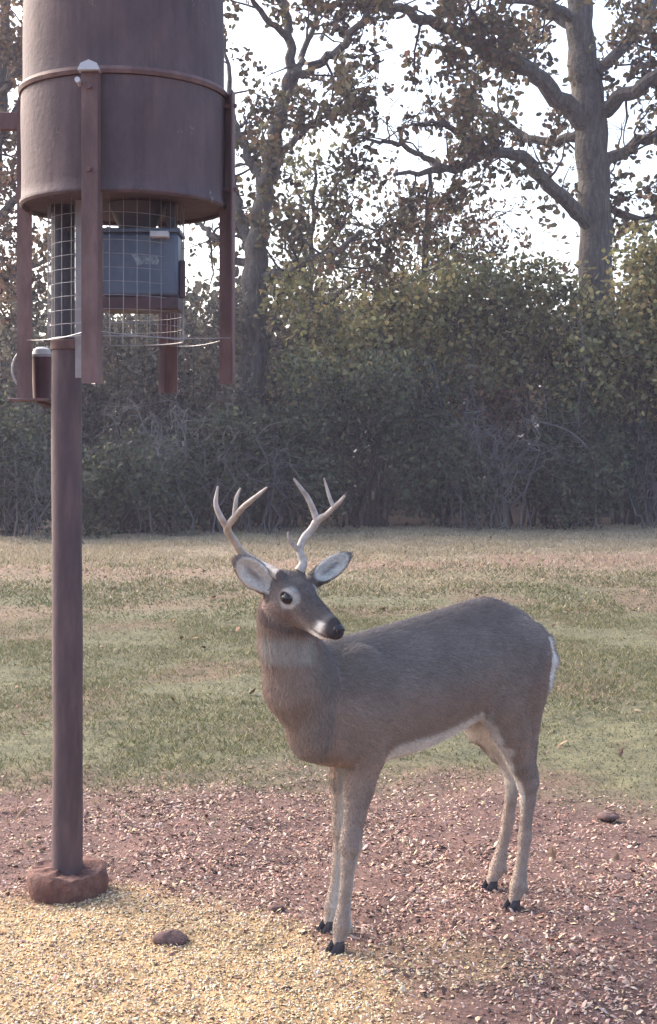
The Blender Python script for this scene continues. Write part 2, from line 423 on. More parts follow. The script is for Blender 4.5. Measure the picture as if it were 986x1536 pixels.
def wander(p0, dirv, L, k=6, bend=0.35, grav=0.0):
    p = np.array(p0, float); d = np.array(dirv, float); d /= np.linalg.norm(d); out = [p.copy()]; st = L / (k - 1)
    for i in range(k - 1):
        d = d + rng.normal(0, bend, 3) * 0.6; d[2] += grav; d /= np.linalg.norm(d); p = p + d * st; out.append(p.copy())
    return np.array(out)

def big_tree(name, label, d, trunk, limbs, pal, base_r, spawn, leafn, leaf=0.13, group=None, seed=0, cut=0.0, clump=0.28, twl=(0.7, 1.7)):
    """trunk: [(px,py,dd,r)]; limbs: lists of the same; secondary branches and leaf clumps are grown from the limbs"""
    global rng
    rng = np.random.default_rng(100 + seed)
    B = W(trunk[0][0], PYH, d); B[2] = 0.0
    root = empty(name, tuple(B), label, 'tree', group)
    def path(pts, n=7): return smooth_path([tuple(W(px, py, d + dd) - B) + (r,) for px, py, dd, r in pts], n)
    q = path(trunk); q[0, 2] = -0.15
    q[:, :2] += 0.03 * np.sin(np.arange(len(q)) * 1.3)[:, None]
    MB().tube(q[:, :3], q[:, 3], 14).build('trunk', bark, root)
    tw = []; tips = []
    for L in limbs:
        q = path(L, 5); q[1:-1, :3] += rng.normal(0, 0.035, q[1:-1, :3].shape)
        MB().tube(q[:, :3], q[:, 3], 8).build('limb', bark, root)
        seg = np.linalg.norm(np.diff(q[:, :3], axis=0), axis=1).sum()
        for s in range(int(seg * spawn)):
            t = rng.uniform(cut if len(L) > 3 else 0.1, 1.0); i = min(int(t * (len(q) - 1)), len(q) - 2)
            p = q[i, :3] + (q[i + 1, :3] - q[i, :3]) * rng.uniform()
            ldir = q[i + 1, :3] - q[i, :3]; ldir /= np.linalg.norm(ldir) + 1e-9
            dv = rng.normal(0, 1, 3) + ldir * 0.6; dv[2] += 0.15
            b1 = wander(p, dv, rng.uniform(*twl), 6, 0.45, 0.02); tw.append((b1, min(q[i, 3] * 0.5, 0.035), 0.008)); tips += list(b1[4:])
            for _ in range(4):
                j = rng.integers(2, 6); b2 = wander(b1[j], rng.normal(0, 1, 3) + (b1[j] - b1[j - 1]) * 2, rng.uniform(0.3, 0.8), 4, 0.4, -0.05)
                tw.append((b2, 0.010, 0.004)); tips += list(b2[1:])
    tubes_fast('twigs', tw, dark_twig, root, 3)
    clump *= 0.62
    tips = np.array(tips); tw_ = tips + B
    tips = tips[rng.uniform(0, 1, len(tips)) < sstep(0.42, 0.56, fbm(tw_[:, 0] * 0.75 + 7, tw_[:, 2] * 0.75 + tw_[:, 1] * 0.3, 23, 3)) + (0.06 if name == 'oak_tree' else 0.55)]; ci = rng.integers(0, len(tips), leafn)
    leaves_mesh('crown', tips[ci] + rng.normal(0, clump, (leafn, 3)) * rng.uniform(0.2, 1, (leafn, 1)), leaf, pal, root, kind='stuff')
    return root

O = 27.5
oak_tr = [(897, 765, 0, .47), (895, 560, 0, .40), (894, 380, 0, .34), (890, 260, 0, .33), (883, 160, 0, .345), (872, 70, 0, .29), (868, -20, 0, .25), (858, -130, .2, .18), (862, -230, .2, .08)]
oak_limbs = [
    [(878, 190, 0, .20), (838, 148, -.5, .19), (795, 105, -1.0, .165), (740, 82, -1.4, .145), (690, 52, -1.8, .125), (635, 28, -2.0, .10), (575, 5, -2.3, .08), (500, -25, -2.6, .04)],
    [(892, 345, 0, .17), (858, 312, -.4, .15), (820, 270, -.9, .135), (780, 236, -1.3, .12), (735, 226, -1.6, .10), (700, 246, -1.8, .085), (650, 256, -2.0, .065), (590, 262, -2.2, .03)],
    [(735, 227, -1.6, .08), (700, 208, -1.9, .07), (655, 186, -2.2, .055), (610, 190, -2.5, .02)],
    [(668, 254, -2.0, .06), (630, 232, -2.2, .055), (590, 213, -2.5, .045), (535, 207, -2.8, .018)],
    [(874, 200, 0, .11), (838, 213, .6, .10), (795, 207, 1.1, .085), (755, 180, 1.6, .065), (715, 165, 2.0, .03)],
    [(893, 165, 0, .17), (935, 145, -.6, .15), (990, 112, -1.2, .13), (1060, 80, -1.6, .10), (1160, 60, -2, .04)],
    [(896, 255, 0, .14), (940, 225, .5, .125), (990, 200, .8, .105), (1060, 190, 1.2, .08), (1150, 150, 1.5, .03)],
    [(882, 115, 0, .14), (925, 82, .5, .125), (965, 35, .9, .105), (1000, -20, 1.3, .08), (1050, -110, 1.6, .03)],
    [(870, 60, 0, .13), (830, 20, .6, .11), (780, -20, 1.1, .09), (720, -60, 1.6, .06), (640, -90, 2, .03)],
    [(866, 30, 0, .12), (810, 5, -1, .10), (750, -10, -1.8, .085), (690, -10, -2.6, .06), (630, -40, -3.2, .03)],
    [(860, -100, .2, .12), (900, -150, .4, .10), (950, -190, .7, .06)],
    [(890, 300, .1, .09), (930, 320, .9, .08), (975, 330, 1.5, .06), (1040, 310, 2, .03)],
]
big_tree('oak_tree', 'largest oak with thick crooked limbs rising above the olive thicket', O, oak_tr, oak_limbs, OAK, .4, 3.0, 11500, 0.145, seed=1, cut=0.12, clump=0.22)
T = 25.5
lt_tr = [(372, 780, 0, .33), (376, 600, 0, .29), (380, 470, 0, .26), (384, 390, 0, .225), (392, 320, 0, .185), (404, 255, 0, .16), (414, 200, 0, .145), (428, 145, 0, .12), (437, 95, 0, .10), (432, 40, 0, .08), (422, -30, 0, .06), (410, -140, 0, .03)]
lt_limbs = [
    [(434, 118, 0, .10), (468, 98, -.3, .09), (505, 78, -.6, .08), (535, 45, -.9, .068), (556, 18, -1.1, .055), (590, -30, -1.4, .025)],
    [(430, 140, 0, .08), (452, 100, .5, .07), (462, 60, .9, .06), (480, 10, 1.2, .045), (500, -60, 1.6, .02)],
    [(398, 285, 0, .11), (376, 235, .3, .09), (356, 195, .6, .075), (345, 150, .9, .06), (338, 60, 1.2, .03)],
    [(402, 262, 0, .08), (432, 225, -.4, .07), (455, 195, -.8, .055), (490, 165, -1.2, .04), (530, 140, -1.6, .02)],
    [(384, 420, 0, .12), (425, 410, -.4, .10), (465, 392, -.8, .085), (505, 378, -1.1, .065), (540, 345, -1.4, .03)],
    [(385, 390, 0, .13), (365, 345, .4, .11), (352, 290, .8, .095), (340, 230, 1.0, .08), (310, 120, 1.4, .04)],
    [(384, 400, 0, .09), (350, 385, .6, .08), (315, 350, 1.0, .065), (290, 330, 1.4, .03)],
    [(433, 60, 0, .07), (405, 30, -.4, .06), (375, -5, -.8, .045), (345, -50, -1.2, .02)],
]
big_tree('oak_tree', 'slender leaning tree with forked stem right behind the barrel feeder', T, lt_tr, lt_limbs, OAK, .3, 2.8, 5600, 0.135, seed=2, cut=0.15, clump=0.21)
big_tree('oak_tree', 'dense brownish tree peeping out between barrel and left legs', 29.0,
         [(-28, 770, 0, .30), (-25, 500, 0, .25), (-15, 300, 0, .2), (0, 150, 0, .15), (10, 20, 0, .1), (10, -100, 0, .04)],
         [[(-20, 350, 0, .11), (20, 300, -.5, .09), (60, 270, -1, .06), (110, 250, -1.2, .03)], [(-10, 230, 0, .1), (20, 170, .5, .08), (50, 110, .9, .05), (90, 50, 1.2, .02)],
          [(-15, 300, 0, .1), (-60, 240, .4, .08), (-110, 190, .8, .04)], [(5, 90, 0, .08), (-30, 30, -.4, .06), (-70, -30, -.8, .03)], [(0, 150, 0, .09), (40, 90, -.8, .07), (100, 30, -1.4, .03)],
          [(-24, 470, 0, .1), (10, 420, -.5, .08), (60, 390, -1, .05), (120, 380, -1.4, .03)]], RUST, .3, 5.0, 9000, 0.13, seed=3, clump=0.34)
big_tree('young_tree', 'thin reddish leaved young tree between the two oaks', 29.5,
         [(640, 780, 0, .14), (642, 560, 0, .11), (636, 420, 0, .085), (642, 330, 0, .06), (648, 260, 0, .03)],
         [[(638, 450, 0, .05), (600, 400, -.4, .04), (560, 350, -.8, .03), (525, 320, -1, .015)], [(640, 410, 0, .05), (680, 370, .4, .04), (720, 335, .8, .03), (760, 320, 1, .015)],
          [(638, 380, 0, .04), (610, 330, .5, .03), (590, 285, .8, .015)], [(640, 350, 0, .04), (670, 310, -.5, .03), (695, 285, -.9, .015)], [(638, 480, 0, .05), (690, 440, -.5, .04), (740, 400, -.9, .02)],
          [(638, 470, 0, .05), (590, 450, .5, .04), (540, 425, .9, .02)]], RUST, .1, 7.0, 2600, 0.12, seed=4, clump=0.26, twl=(0.5, 1.1))
big_tree('young_tree', 'thin olive young tree rising beside the slender leaning tree', 28.5,
         [(470, 780, 0, .12), (472, 560, 0, .10), (466, 420, 0, .075), (470, 320, 0, .05), (474, 240, 0, .025)],
         [[(468, 440, 0, .05), (440, 390, -.4, .035), (425, 340, -.7, .015)], [(468, 400, 0, .05), (505, 350, .4, .035), (530, 300, .8, .015)],
          [(469, 350, 0, .04), (450, 300, .4, .03), (440, 255, .8, .015)], [(471, 330, 0, .04), (500, 285, -.4, .03), (525, 245, -.8, .015)], [(467, 470, 0, .05), (515, 440, -.4, .035), (550, 400, -.9, .015)]],
         OLIVE, .1, 7.0, 2000, 0.12, seed=5, clump=0.26, twl=(0.5, 1.1))

def shrub(name, label, px, d, wpx, top_y, pal, nclump, per, leaf=0.10, low_y=None, cat='shrub', group=None, seed=0, stems=10, stem_mat=None, spread=0.17, yd=1.3, shape=1.0, stem_r=0.03):
    """a many-stemmed bush: stems from the base fan out to leaf clumps through the crown's volume"""
    global rng
    rng = np.random.default_rng(500 + seed)
    B = W(px, PYH, d); B[2] = 0.0
    root = empty(name, tuple(B), label, cat, group)
    hw = wpx / FPX * d / 2; zt = CAMH - (top_y - PYH) / FPX * d; zl = 0.0 if low_y is None else max(0.0, CAMH - (low_y - PYH) / FPX * d)
    nl = 9; lob = np.c_[rng.uniform(-0.75, 0.75, nl) * hw, rng.uniform(-0.6, 0.6, nl) * yd, zl + (zt - zl) * rng.uniform(0.2, 0.95, nl)]
    lob[0] = (0.1 * hw, 0, zl + (zt - zl) * 0.72); lob[1] = (-0.5 * hw, -0.2, zl + (zt - zl) * 0.45); lob[2] = (0.55 * hw, -0.2, zl + (zt - zl) * 0.4)
    P = []
    while len(P) < nclump:
        k = rng.integers(0, nl); v = rng.normal(0, 1, 3); v /= np.linalg.norm(v); r = rng.uniform(0.35, 1.0) ** 0.6
        p = lob[k] + v * r * np.array([hw * 0.40, yd * 0.5, (zt - zl) * 0.26])
        if p[2] > zl * 0.9 + 0.05 and p[2] < zt * 1.03: P.append(p)
    P = np.array(P)
    tw = []; sp_ = []
    for s in range(stems):
        tgt = P[rng.integers(0, len(P))]; b = np.array([rng.normal(0, 0.15 * hw), rng.normal(0, 0.2), -0.05])
        k = 7; tt = np.linspace(0, 1, k)[:, None]; pth = b + (tgt - b) * tt; pth[:, :2] -= (tgt - b)[:2] * (np.sin(tt * math.pi) * 0.18); pth[1:-1] += rng.normal(0, 0.06, (k - 2, 3))
        tw.append((pth, stem_r, 0.008)); sp_.append(pth)
    sp_ = np.array(sp_).reshape(-1, 3)
    for p in P[:: max(1, len(P) // 160)]:
        q = sp_[np.argmin(np.linalg.norm(sp_ - p, axis=1))]; L = np.linalg.norm(p - q)
        if L > 0.1: tw.append((np.linspace(q, p, 4) + np.r_[[np.zeros(3)], rng.normal(0, 0.05, (2, 3)), [np.zeros(3)]], 0.010, 0.004))
    tubes_fast('stems', tw, stem_mat or dark_twig, root, 4)
    cnt = np.repeat(P, per, axis=0)
    Lp = cnt + rng.normal(0, spread, cnt.shape); Lp[:, 2] = np.maximum(Lp[:, 2], 0.05)
    leaves_mesh('foliage', Lp, leaf, pal, root, kind='stuff')
    return root
# upper layer: olive and yellowing small trees
shrub('understory_tree', 'yellow green small tree beside the slender tree trunk', 545, 25.0, 270, 425, GOLD, 300, 30, 0.11, 670, 'tree', seed=1, stems=12, spread=0.20)
shrub('understory_tree', 'grey green small tree standing close against the slender tree trunk', 445, 26.4, 190, 460, DULL, 260, 26, 0.10, 690, 'tree', seed=2, stems=10)
shrub('understory_tree', 'broad olive small tree in front of the largest oak trunk', 800, 25.0, 330, 372, OLIVE, 380, 30, 0.115, 660, 'tree', seed=3, stems=14)
shrub('understory_tree', 'golden olive small tree right of the largest oak trunk', 945, 24.8, 240, 335, GOLD, 340, 30, 0.115, 670, 'tree', seed=4, stems=12)
shrub('understory_tree', 'olive small tree below the thin reddish young tree', 665, 26.6, 220, 450, OLIVE, 300, 26, 0.105, 660, 'tree', seed=5, stems=12)
shrub('understory_tree', 'rusty leaved small tree low between olive crowns', 735, 25.0, 120, 545, RUST, 90, 24, 0.095, 650, 'tree', seed=6, stems=8)
# lower layer: dark evergreen bushes along the field
shrub('bush', 'dark evergreen bush behind the raised antlers', 560, 23.6, 250, 552, DARK, 330, 28, 0.085, None, 'bush', seed=11, stems=14)
shrub('bush', 'dark evergreen bush right of the feeder legs', 425, 23.2, 190, 622, DARK, 260, 28, 0.085, None, 'bush', seed=12, stems=14)
shrub('bush', 'low blackish green bush in front of the grey brush tangle', 665, 23.8, 170, 640, DARK, 200, 28, 0.085, None, 'bush', seed=13, stems=14)
shrub('bush', 'dark bush below the broad olive tree', 850, 24.2, 200, 575, DARK, 280, 28, 0.085, None, 'bush', seed=14, stems=14)
shrub('bush', 'dark bush at the foot of the golden olive tree', 985, 25.2, 180, 540, DARK, 240, 28, 0.085, None, 'bush', seed=15, stems=14)
shrub('bush', 'dull grey green bush seen through the gap under the barrel', 300, 24.6, 190, 440, DULL, 230, 26, 0.09, None, 'bush', seed=16, stems=16)
shrub('bush', 'pale dusty bush seen through the wire cage', 180, 24.3, 200, 455, DULL, 240, 26, 0.09, None, 'bush', seed=17, stems=16)
shrub('bush', 'twiggy dull bush behind the little red bucket', 40, 23.6, 210, 430, DULL, 250, 26, 0.09, None, 'bush', seed=18, stems=16)
shrub('bush', 'dark low bush left of the pole', 10, 22.0, 170, 600, DARK, 200, 28, 0.085, None, 'bush', seed=19, stems=14)
shrub('bush', 'dark low bush right of the pole', 195, 22.2, 190, 655, DARK, 170, 28, 0.085, None, 'bush', seed=20, stems=14)
shrub('bush', 'shaded bush under the left feeder legs', 325, 22.7, 160, 590, DARK, 200, 28, 0.085, None, 'bush', seed=21, stems=14)

def brush(label, px, d, wpx, top_y, nst, seed):
    """leafless grey tangle of arching canes"""
    global rng
    rng = np.random.default_rng(900 + seed)
    B = W(px, PYH, d); B[2] = 0.0; hw = wpx / FPX * d / 2; zt = CAMH - (top_y - PYH) / FPX * d
    root = empty('bare_brush', tuple(B), label, 'brush', 'leafless grey brush along the field edge')
    main = []; fine = []
    for s in range(nst):
        b = np.array([rng.normal(0, 0.35 * hw), rng.normal(0, 0.3), -0.05]); a = rng.uniform(0, 2 * math.pi); reach = rng.uniform(0.35, 1.3) * hw; h = zt * rng.uniform(0.45, 1.0)
        t = np.linspace(0, 1, 10)[:, None]
        p = b + np.array([math.cos(a) * reach, math.sin(a) * 0.5, 0]) * t + np.array([0, 0, h]) * np.sin(t * math.pi * rng.uniform(0.5, 0.95)); p[1:] += rng.normal(0, 0.08, (9, 3))
        p[:, 2] = np.maximum(p[:, 2], -0.05)
        main.append((p, rng.uniform(0.010, 0.020), 0.004))
        for _ in range(9):
            i = rng.integers(3, 10); q = wander(p[i], rng.normal(0, 1, 3) * (1, 1, 0.6), rng.uniform(0.4, 1.1), 7, 0.6, -0.10); q[:, 2] = np.maximum(q[:, 2], 0.02); fine.append((q, 0.007, 0.003))
    tubes_fast('canes', main, twig_m, root, 4); tubes_fast('twigs', fine, twig_m, root, 3)
brush('grey leafless tangle arching in front of dark bushes below rusty tree', 745, 23.4, 170, 610, 26, 1)
brush('grey leafless brush at the foot of the golden olive tree', 975, 24.2, 90, 645, 18, 2)
brush('grey leafless brush in the gap between pole and antlers', 258, 22.0, 150, 600, 22, 3)
brush('grey leafless brush beside the little red bucket', 40, 21.6, 110, 640, 14, 4)
brush('wispy grey canes behind the left antler', 385, 22.6, 100, 650, 12, 5)
# tall bare saplings, pale against the dark bushes
def sapling(label, pts, d, seed):
    global rng
    rng = np.random.default_rng(1200 + seed)
    B = W(pts[0][0], PYH, d); B[2] = 0
    root = empty('bare_sapling', tuple(B), label, 'sapling', 'bare pale saplings in the thicket')
    q = smooth_path([tuple(W(px, py, d) - B) + (r,) for px, py, r in pts], 5); q[0, 2] = -0.05
    MB().tube(q[:, :3], q[:, 3], 6).build('stem', twig_m, root)
    tw = []
    for s in range(14):
        i = rng.integers(len(q) // 3, len(q)); tw.append((wander(q[i, :3], rng.normal(0, 1, 3) + (0, 0, 0.5), rng.uniform(0.3, 1.0), 5, 0.35), 0.009, 0.003))
    tubes_fast('twigs', tw, twig_m, root, 3)
sapling('bare pale sapling standing straight below the olive crown', [(666, 780, .018), (658, 710, .016), (664, 640, .013), (655, 560, .008)], 23.6, 1)
sapling('tall bare sapling with kinked stem beside the rusty tree', [(862, 775, .024), (872, 690, .021), (868, 610, .018), (878, 540, .014), (872, 480, .008)], 24.0, 2)
sapling('leaning pale sapling crossing the grey tangle', [(895, 700, .02), (880, 670, .02), (850, 645, .018), (800, 630, .012)], 23.5, 3)
sapling('thin bare sapling beside the grey tangle', [(699, 775, .014), (708, 700, .013), (700, 620, .010), (714, 550, .006)], 24.2, 4)

# the wood farther back, one mass
rng = np.random.default_rng(77)
m = 45000
x = rng.uniform(-17, 17, m); y = rng.uniform(29, 42, m) + 0.15 * x
hmax = 3.3 + 2.4 * fbm(x * 0.45, y * 0.3, 66) + 0.5 * fbm(x * 2.0, y, 67)
z = hmax * rng.uniform(0, 1, m) ** 0.85
wood = leaves_mesh('distant_wood', np.c_[x, y, z], 0.26, DULL, None, kind='stuff', label='dense dim wood behind the thicket', cat='wood')
m = 9000
x = rng.uniform(-15, 15, m); y = rng.uniform(31, 40, m)
cl = fbm(x * 0.9 + 5, y * 0.2, 91); z = rng.uniform(4.5, 10.5, m)
k = rng.uniform(0, 1, m) < sstep(0.46, 0.66, fbm(x * 1.2, z * 1.2, 93)) * sstep(12.0, 5.0, z)
leaves_mesh('distant_canopy', np.c_[x, y, z][k], 0.20, OAK, None, kind='stuff', label='sparse far leaves above the dim wood', cat='wood')

rng = np.random.default_rng(11)

# ------------------------------------------------------------------ game feeder: barrel with cut legs on one pole
def drum_paint():
    m, n, b = new_mat('rusty_primer')
    t = noise_node(n, 5, 6, 0.7, stretch=(1.3, 1.3, 0.6)); r = ramp(n, t.outputs[0], [(0.28, (0.058, 0.040, 0.046)), (0.5, (0.088, 0.058, 0.063)), (0.70, (0.125, 0.082, 0.080))])
    t2 = noise_node(n, 14, 5, 0.7, stretch=(1.6, 1.6, 0.10)); r2 = ramp(n, t2.outputs[0], [(0.34, (0.80, 0.77, 0.76)), (0.50, (1.0, 1.0, 1.0)), (0.68, (1.12, 1.10, 1.10))])
    c1 = mixc(n, 1.0, r.outputs[0], r2.outputs[0], 'MULTIPLY')
    t3 = noise_node(n, 9, 6, 0.75); r3 = ramp(n, t3.outputs[0], [(0.63, (0, 0, 0)), (0.70, (1, 1, 1))])
    c2 = mixc(n, r3.outputs[0], c1, (0.17, 0.155, 0.145)); n.links.new(c2, b.inputs['Base Color'])
    b.inputs['Roughness'].default_value = 0.8; t4 = noise_node(n, 45, 4); bump(n, b, t4.outputs[0], 0.5, 0.005); return m
rust = drum_paint(); lid_rust = patchy('faded_primer', stretch=(1.6, 1.6, 0.35), stops=[(0.28, (0.050, 0.031, 0.036)), (0.5, (0.084, 0.049, 0.054)), (0.70, (0.13, 0.074, 0.072))], scale=7, rough=0.82, bumps=0.45, bscale=60, bdist=0.004)
pole_rust = patchy('rusty_pipe', [(0.30, (0.050, 0.035, 0.042)), (0.5, (0.076, 0.050, 0.056)), (0.68, (0.115, 0.074, 0.075))], 12, 0.7, 0.5, 70, 0.004, stretch=(1.5, 1.5, 0.3))
dark_pipe = patchy('dark_pipe', [(0.3, (0.035, 0.035, 0.045)), (0.7, (0.075, 0.068, 0.08))], 9, 0.6, 0.3, 70, 0.003)
leg_paint = patchy('rusted_angle', [(0.3, (0.085, 0.048, 0.045)), (0.52, (0.135, 0.078, 0.072)), (0.72, (0.20, 0.125, 0.115))], 14, 0.7, 0.4, 90, 0.003, stretch=(1, 1, 0.3))
galv = patchy('galvanised', [(0.3, (0.22, 0.22, 0.23)), (0.7, (0.40, 0.39, 0.40))], 25, 0.5, 0.2, 90, 0.002, metal=0.4)
pale_metal = patchy('weathered_strip', [(0.3, (0.20, 0.19, 0.19)), (0.7, (0.33, 0.30, 0.30))], 12, 0.6, 0.3, 70, 0.003)
boxblue = patchy('blue_grey_plastic', [(0.3, (0.055, 0.070, 0.105)), (0.7, (0.10, 0.12, 0.165))], 6, 0.32, 0.1, 60, 0.002)
boxdark = patchy('dark_red_plastic', [(0.35, (0.030, 0.028, 0.034)), (0.75, (0.11, 0.045, 0.05))], 9, 0.5, 0.2, 60, 0.002)
white_p = patchy('white_paint', [(0.3, (0.40, 0.40, 0.42)), (0.7, (0.58, 0.58, 0.59))], 15, 0.5, 0.2, 60, 0.002)
concrete = patchy('clay_stained_concrete', [(0.3, (0.075, 0.036, 0.030)), (0.5, (0.125, 0.060, 0.048)), (0.7, (0.20, 0.115, 0.092))], 16, 0.95, 0.8, 60, 0.01)

PD = 4.67
pole_c = W(101, 660, PD); bar_c = W(187, 660, PD)
FB = np.array([pole_c[0], pole_c[1], 0.0])
feeder = empty('game_feeder', tuple(FB), 'rusty barrel game feeder on a single pipe pole with wire cage', 'feeder')
def fl(p): return np.asarray(p, float) - FB
def part(mb, name, mat, parent=feeder, smooth=True, bevel=0, **kw):
    return mb.build(name, mat, parent, smooth, bevel, origin=FB if parent is feeder else FB, **kw)

# footing: uneven round lump of stained concrete
V = []; f = []; sides = 40
prof = [(0.132, -0.05), (0.136, 0.0), (0.138, 0.035), (0.136, 0.070), (0.131, 0.079), (0.122, 0.081), (0.08, 0.079), (0.02, 0.080)]
for k, (r, z) in enumerate(prof):
    for j in range(sides):
        t = 2 * math.pi * j / sides
        wob = 1 + 0.045 * math.sin(3 * t + 1) + 0.03 * math.sin(5 * t + k * 0.4) + 0.02 * math.sin(11 * t + k) + random.uniform(-0.035, 0.035)
        V.append((FB[0] - 0.005 + r * wob * math.cos(t), FB[1] + r * wob * math.sin(t), z + random.uniform(-0.007, 0.007) + 0.008 * math.sin(2 * t)))
mb = MB(); f = []
for k in range(len(prof) - 1):
    for j in range(sides):
        j2 = (j + 1) % sides; f.append([k * sides + j, k * sides + j2, (k + 1) * sides + j2, (k + 1) * sides + j])
f.append([(len(prof) - 1) * sides + j for j in range(sides)])
mb.add(V, f); part(mb, 'footing', concrete, label='round clay stained concrete footing')

ZP = 1.925            # top of the stout pole, height of the cage bottom
mb = MB(); zz = np.linspace(0.03, ZP, 30)
mb.tube(np.c_[FB[0] + 0.002 * np.sin(zz * 3), np.full(30, FB[1]), zz], 0.0525 + 0.0008 * np.sin(zz * 9), 28)
pole = part(mb, 'pole', pole_rust)
mb = MB(); mb.lathe((FB[0], FB[1], ZP - 0.028), [(0.058, 0.0), (0.0585, 0.003), (0.0585, 0.030), (0.052, 0.034)], 28)
part(mb, 'collar', leg_paint, pole)
up = W(94.5, 660, PD)
mb = MB(); mb.tube(np.array([[up[0], up[1], ZP + 0.004], [up[0], up[1], 2.2], [up[0], up[1], 2.40]]), 0.041, 24)
part(mb, 'upper_post', dark_pipe, label='darker upper post inside the cage')

ZB, ZS, ZT, RB = 2.39, 2.78, 3.34, 0.354
cx, cy = bar_c[0], bar_c[1]
mb = MB()
prof = [(0.30, ZB + 0.010), (RB - 0.012, ZB + 0.008), (RB - 0.010, ZB - 0.004), (RB - 0.002, ZB - 0.006), (RB + 0.005, ZB + 0.002), (RB + 0.005, ZB + 0.012), (RB, ZB + 0.018)]
for z in np.linspace(ZB + 0.05, ZS - 0.022, 8): prof.append((RB + 0.0015 * math.sin(z * 17), z))
prof += [(RB, ZS - 0.014)]
mb.lathe((cx, cy, 0), prof, 72)
drum = part(mb, 'lower_drum', rust)
mb = MB()
prof = [(RB - 0.004, ZS + 0.013)]
for z in np.linspace(ZS + 0.03, ZT - 0.02, 9): prof.append((RB - 0.004 - 0.008 * (z - ZS) / 0.5 + 0.0015 * math.sin(z * 13), z))
prof += [(RB - 0.010, ZT)]
mb.lathe((cx, cy, 0), prof, 72); part(mb, 'upper_drum', rust)
mb = MB(); a = np.linspace(0, 2 * math.pi, 73)
mb.lathe((cx, cy, 0), [(RB - 0.006, ZS - 0.013), (RB + 0.007, ZS - 0.012), (RB + 0.012, ZS), (RB + 0.007, ZS + 0.012), (RB - 0.006, ZS + 0.012)], 72)
part(mb, 'seam_band', leg_paint, label='raised band around the barrel')
mb = MB(); mb.lathe((cx, cy, 0), [(RB - 0.012, ZT), (RB + 0.012, ZT - 0.004), (RB + 0.012, ZT + 0.02), (0.20, ZT + 0.10), (0.03, ZT + 0.16)], 72)
part(mb, 'lid', rust)
# funnel, motor and control box hanging inside the cage
mb = MB(); bx = W(206, 660, 4.62)
mb.lathe((bx[0], bx[1], 0), [(0.06, 2.305), (0.062, 2.31), (0.10, ZB + 0.004)], 24); part(mb, 'funnel', dark_pipe)
box = MB().box((bx[0] + 0.02, bx[1], 2.178), (0.262, 0.17, 0.215)); box = part(box, 'control_box', boxblue, bevel=0.010, label='blue grey control box behind the mesh')
part(MB().box((bx[0] + 0.02, bx[1], 2.047), (0.262, 0.165, 0.046)), 'box_base', boxdark, box, bevel=0.006)
part(MB().box((bx[0] + 0.02, bx[1], 2.294), (0.275, 0.18, 0.016)), 'box_lid', boxblue, box, bevel=0.004)
part(MB().box((bx[0] + 0.162, bx[1] - 0.05, 2.13), (0.020, 0.02, 0.13)), 'latch', boxdark, box, bevel=0.003)
reflection_m = patchy('painted_reflection', [(0.4, (0.10, 0.12, 0.15)), (0.6, (0.26, 0.28, 0.31))], 40, 0.5, 0.2, 90, 0.001)
# pale reflection painted on the box front: a tapering smear and a small bar
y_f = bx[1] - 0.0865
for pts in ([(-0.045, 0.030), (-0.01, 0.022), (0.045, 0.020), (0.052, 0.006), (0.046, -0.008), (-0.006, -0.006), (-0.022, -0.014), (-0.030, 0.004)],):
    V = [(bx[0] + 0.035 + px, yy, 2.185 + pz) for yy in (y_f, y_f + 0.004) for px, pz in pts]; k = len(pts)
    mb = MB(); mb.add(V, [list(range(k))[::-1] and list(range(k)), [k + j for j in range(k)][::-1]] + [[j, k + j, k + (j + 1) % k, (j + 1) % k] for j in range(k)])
    part(mb, 'painted_reflection', reflection_m, box, smooth=False)
br = W(257, 660, 4.60)
part(MB().box((br[0], br[1], 2.345), (0.030, 0.06, 0.10)), 'bracket', dark_pipe, bevel=0.003)
part(MB().box((W(240, 660, 4.52)[0], 4.52, 2.276), (0.062, 0.05, 0.020)), 'motor_plate', white_p, bevel=0.003)
st = W(120, 660, 4.50)
part(MB().box((st[0], st[1], 2.09), (0.030, 0.006, 0.60)), 'strap', pale_metal, bevel=0.001, label='pale flat strap behind the front leg')
# four angle-iron legs, cut short
def leg(ang, zb, zt, half=0.027, rad=0.378):
    t = math.radians(ang); p = np.array([cx + rad * math.cos(t), cy + rad * math.sin(t)])
    # angle section opening towards the barrel
    er = np.array([math.cos(t), math.sin(t)]); et = np.array([-er[1], er[0]]); th = 0.006
    sec = [(0, -half), (0.0, half), (-0.055, half), (-0.055, half - th), (-th, half - th), (-th, -half)]
    sec = [p + er * (a_ + 0.010) + et * b_ for a_, b_ in sec]; k = len(sec)
    V = []
    for z in np.linspace(zb, zt, 6): V += [(q[0], q[1], z) for q in sec]
    f = [[r * k + j, r * k + (j + 1) % k, (r + 1) * k + (j + 1) % k, (r + 1) * k + j] for r in range(5) for j in range(k)]
    f += [list(range(k))[::-1], [5 * k + j for j in range(k)]]
    mb = MB(); mb.add(V, f); o = part(mb, 'leg', leg_paint, smooth=False)
    # bolts through the barrel wall
    for z in (zt - 0.05, ZB + 0.06):
        q0 = p - er * 0.03; q1 = p + er * 0.02
        part(MB().tube([(q0[0], q0[1], z), (q1[0], q1[1], z)], 0.008, 6), 'bolt', leg_paint, o, smooth=False)
    return p
pf = leg(-98, 1.763, 2.765); pr = leg(-6, 1.775, 2.79); pl = leg(170, 1.725, 2.775); pb = leg(72, 1.758, 2.78)
q = W(133, 660, 4.262)
V = [(q[0] - 0.036, q[1], 2.765), (q[0] + 0.034, q[1], 2.765), (q[0] + 0.026, q[1], 2.786), (q[0], q[1], 2.797), (q[0] - 0.026, q[1], 2.786)]
V += [(a_, b_ + 0.05, c_) for a_, b_, c_ in V]
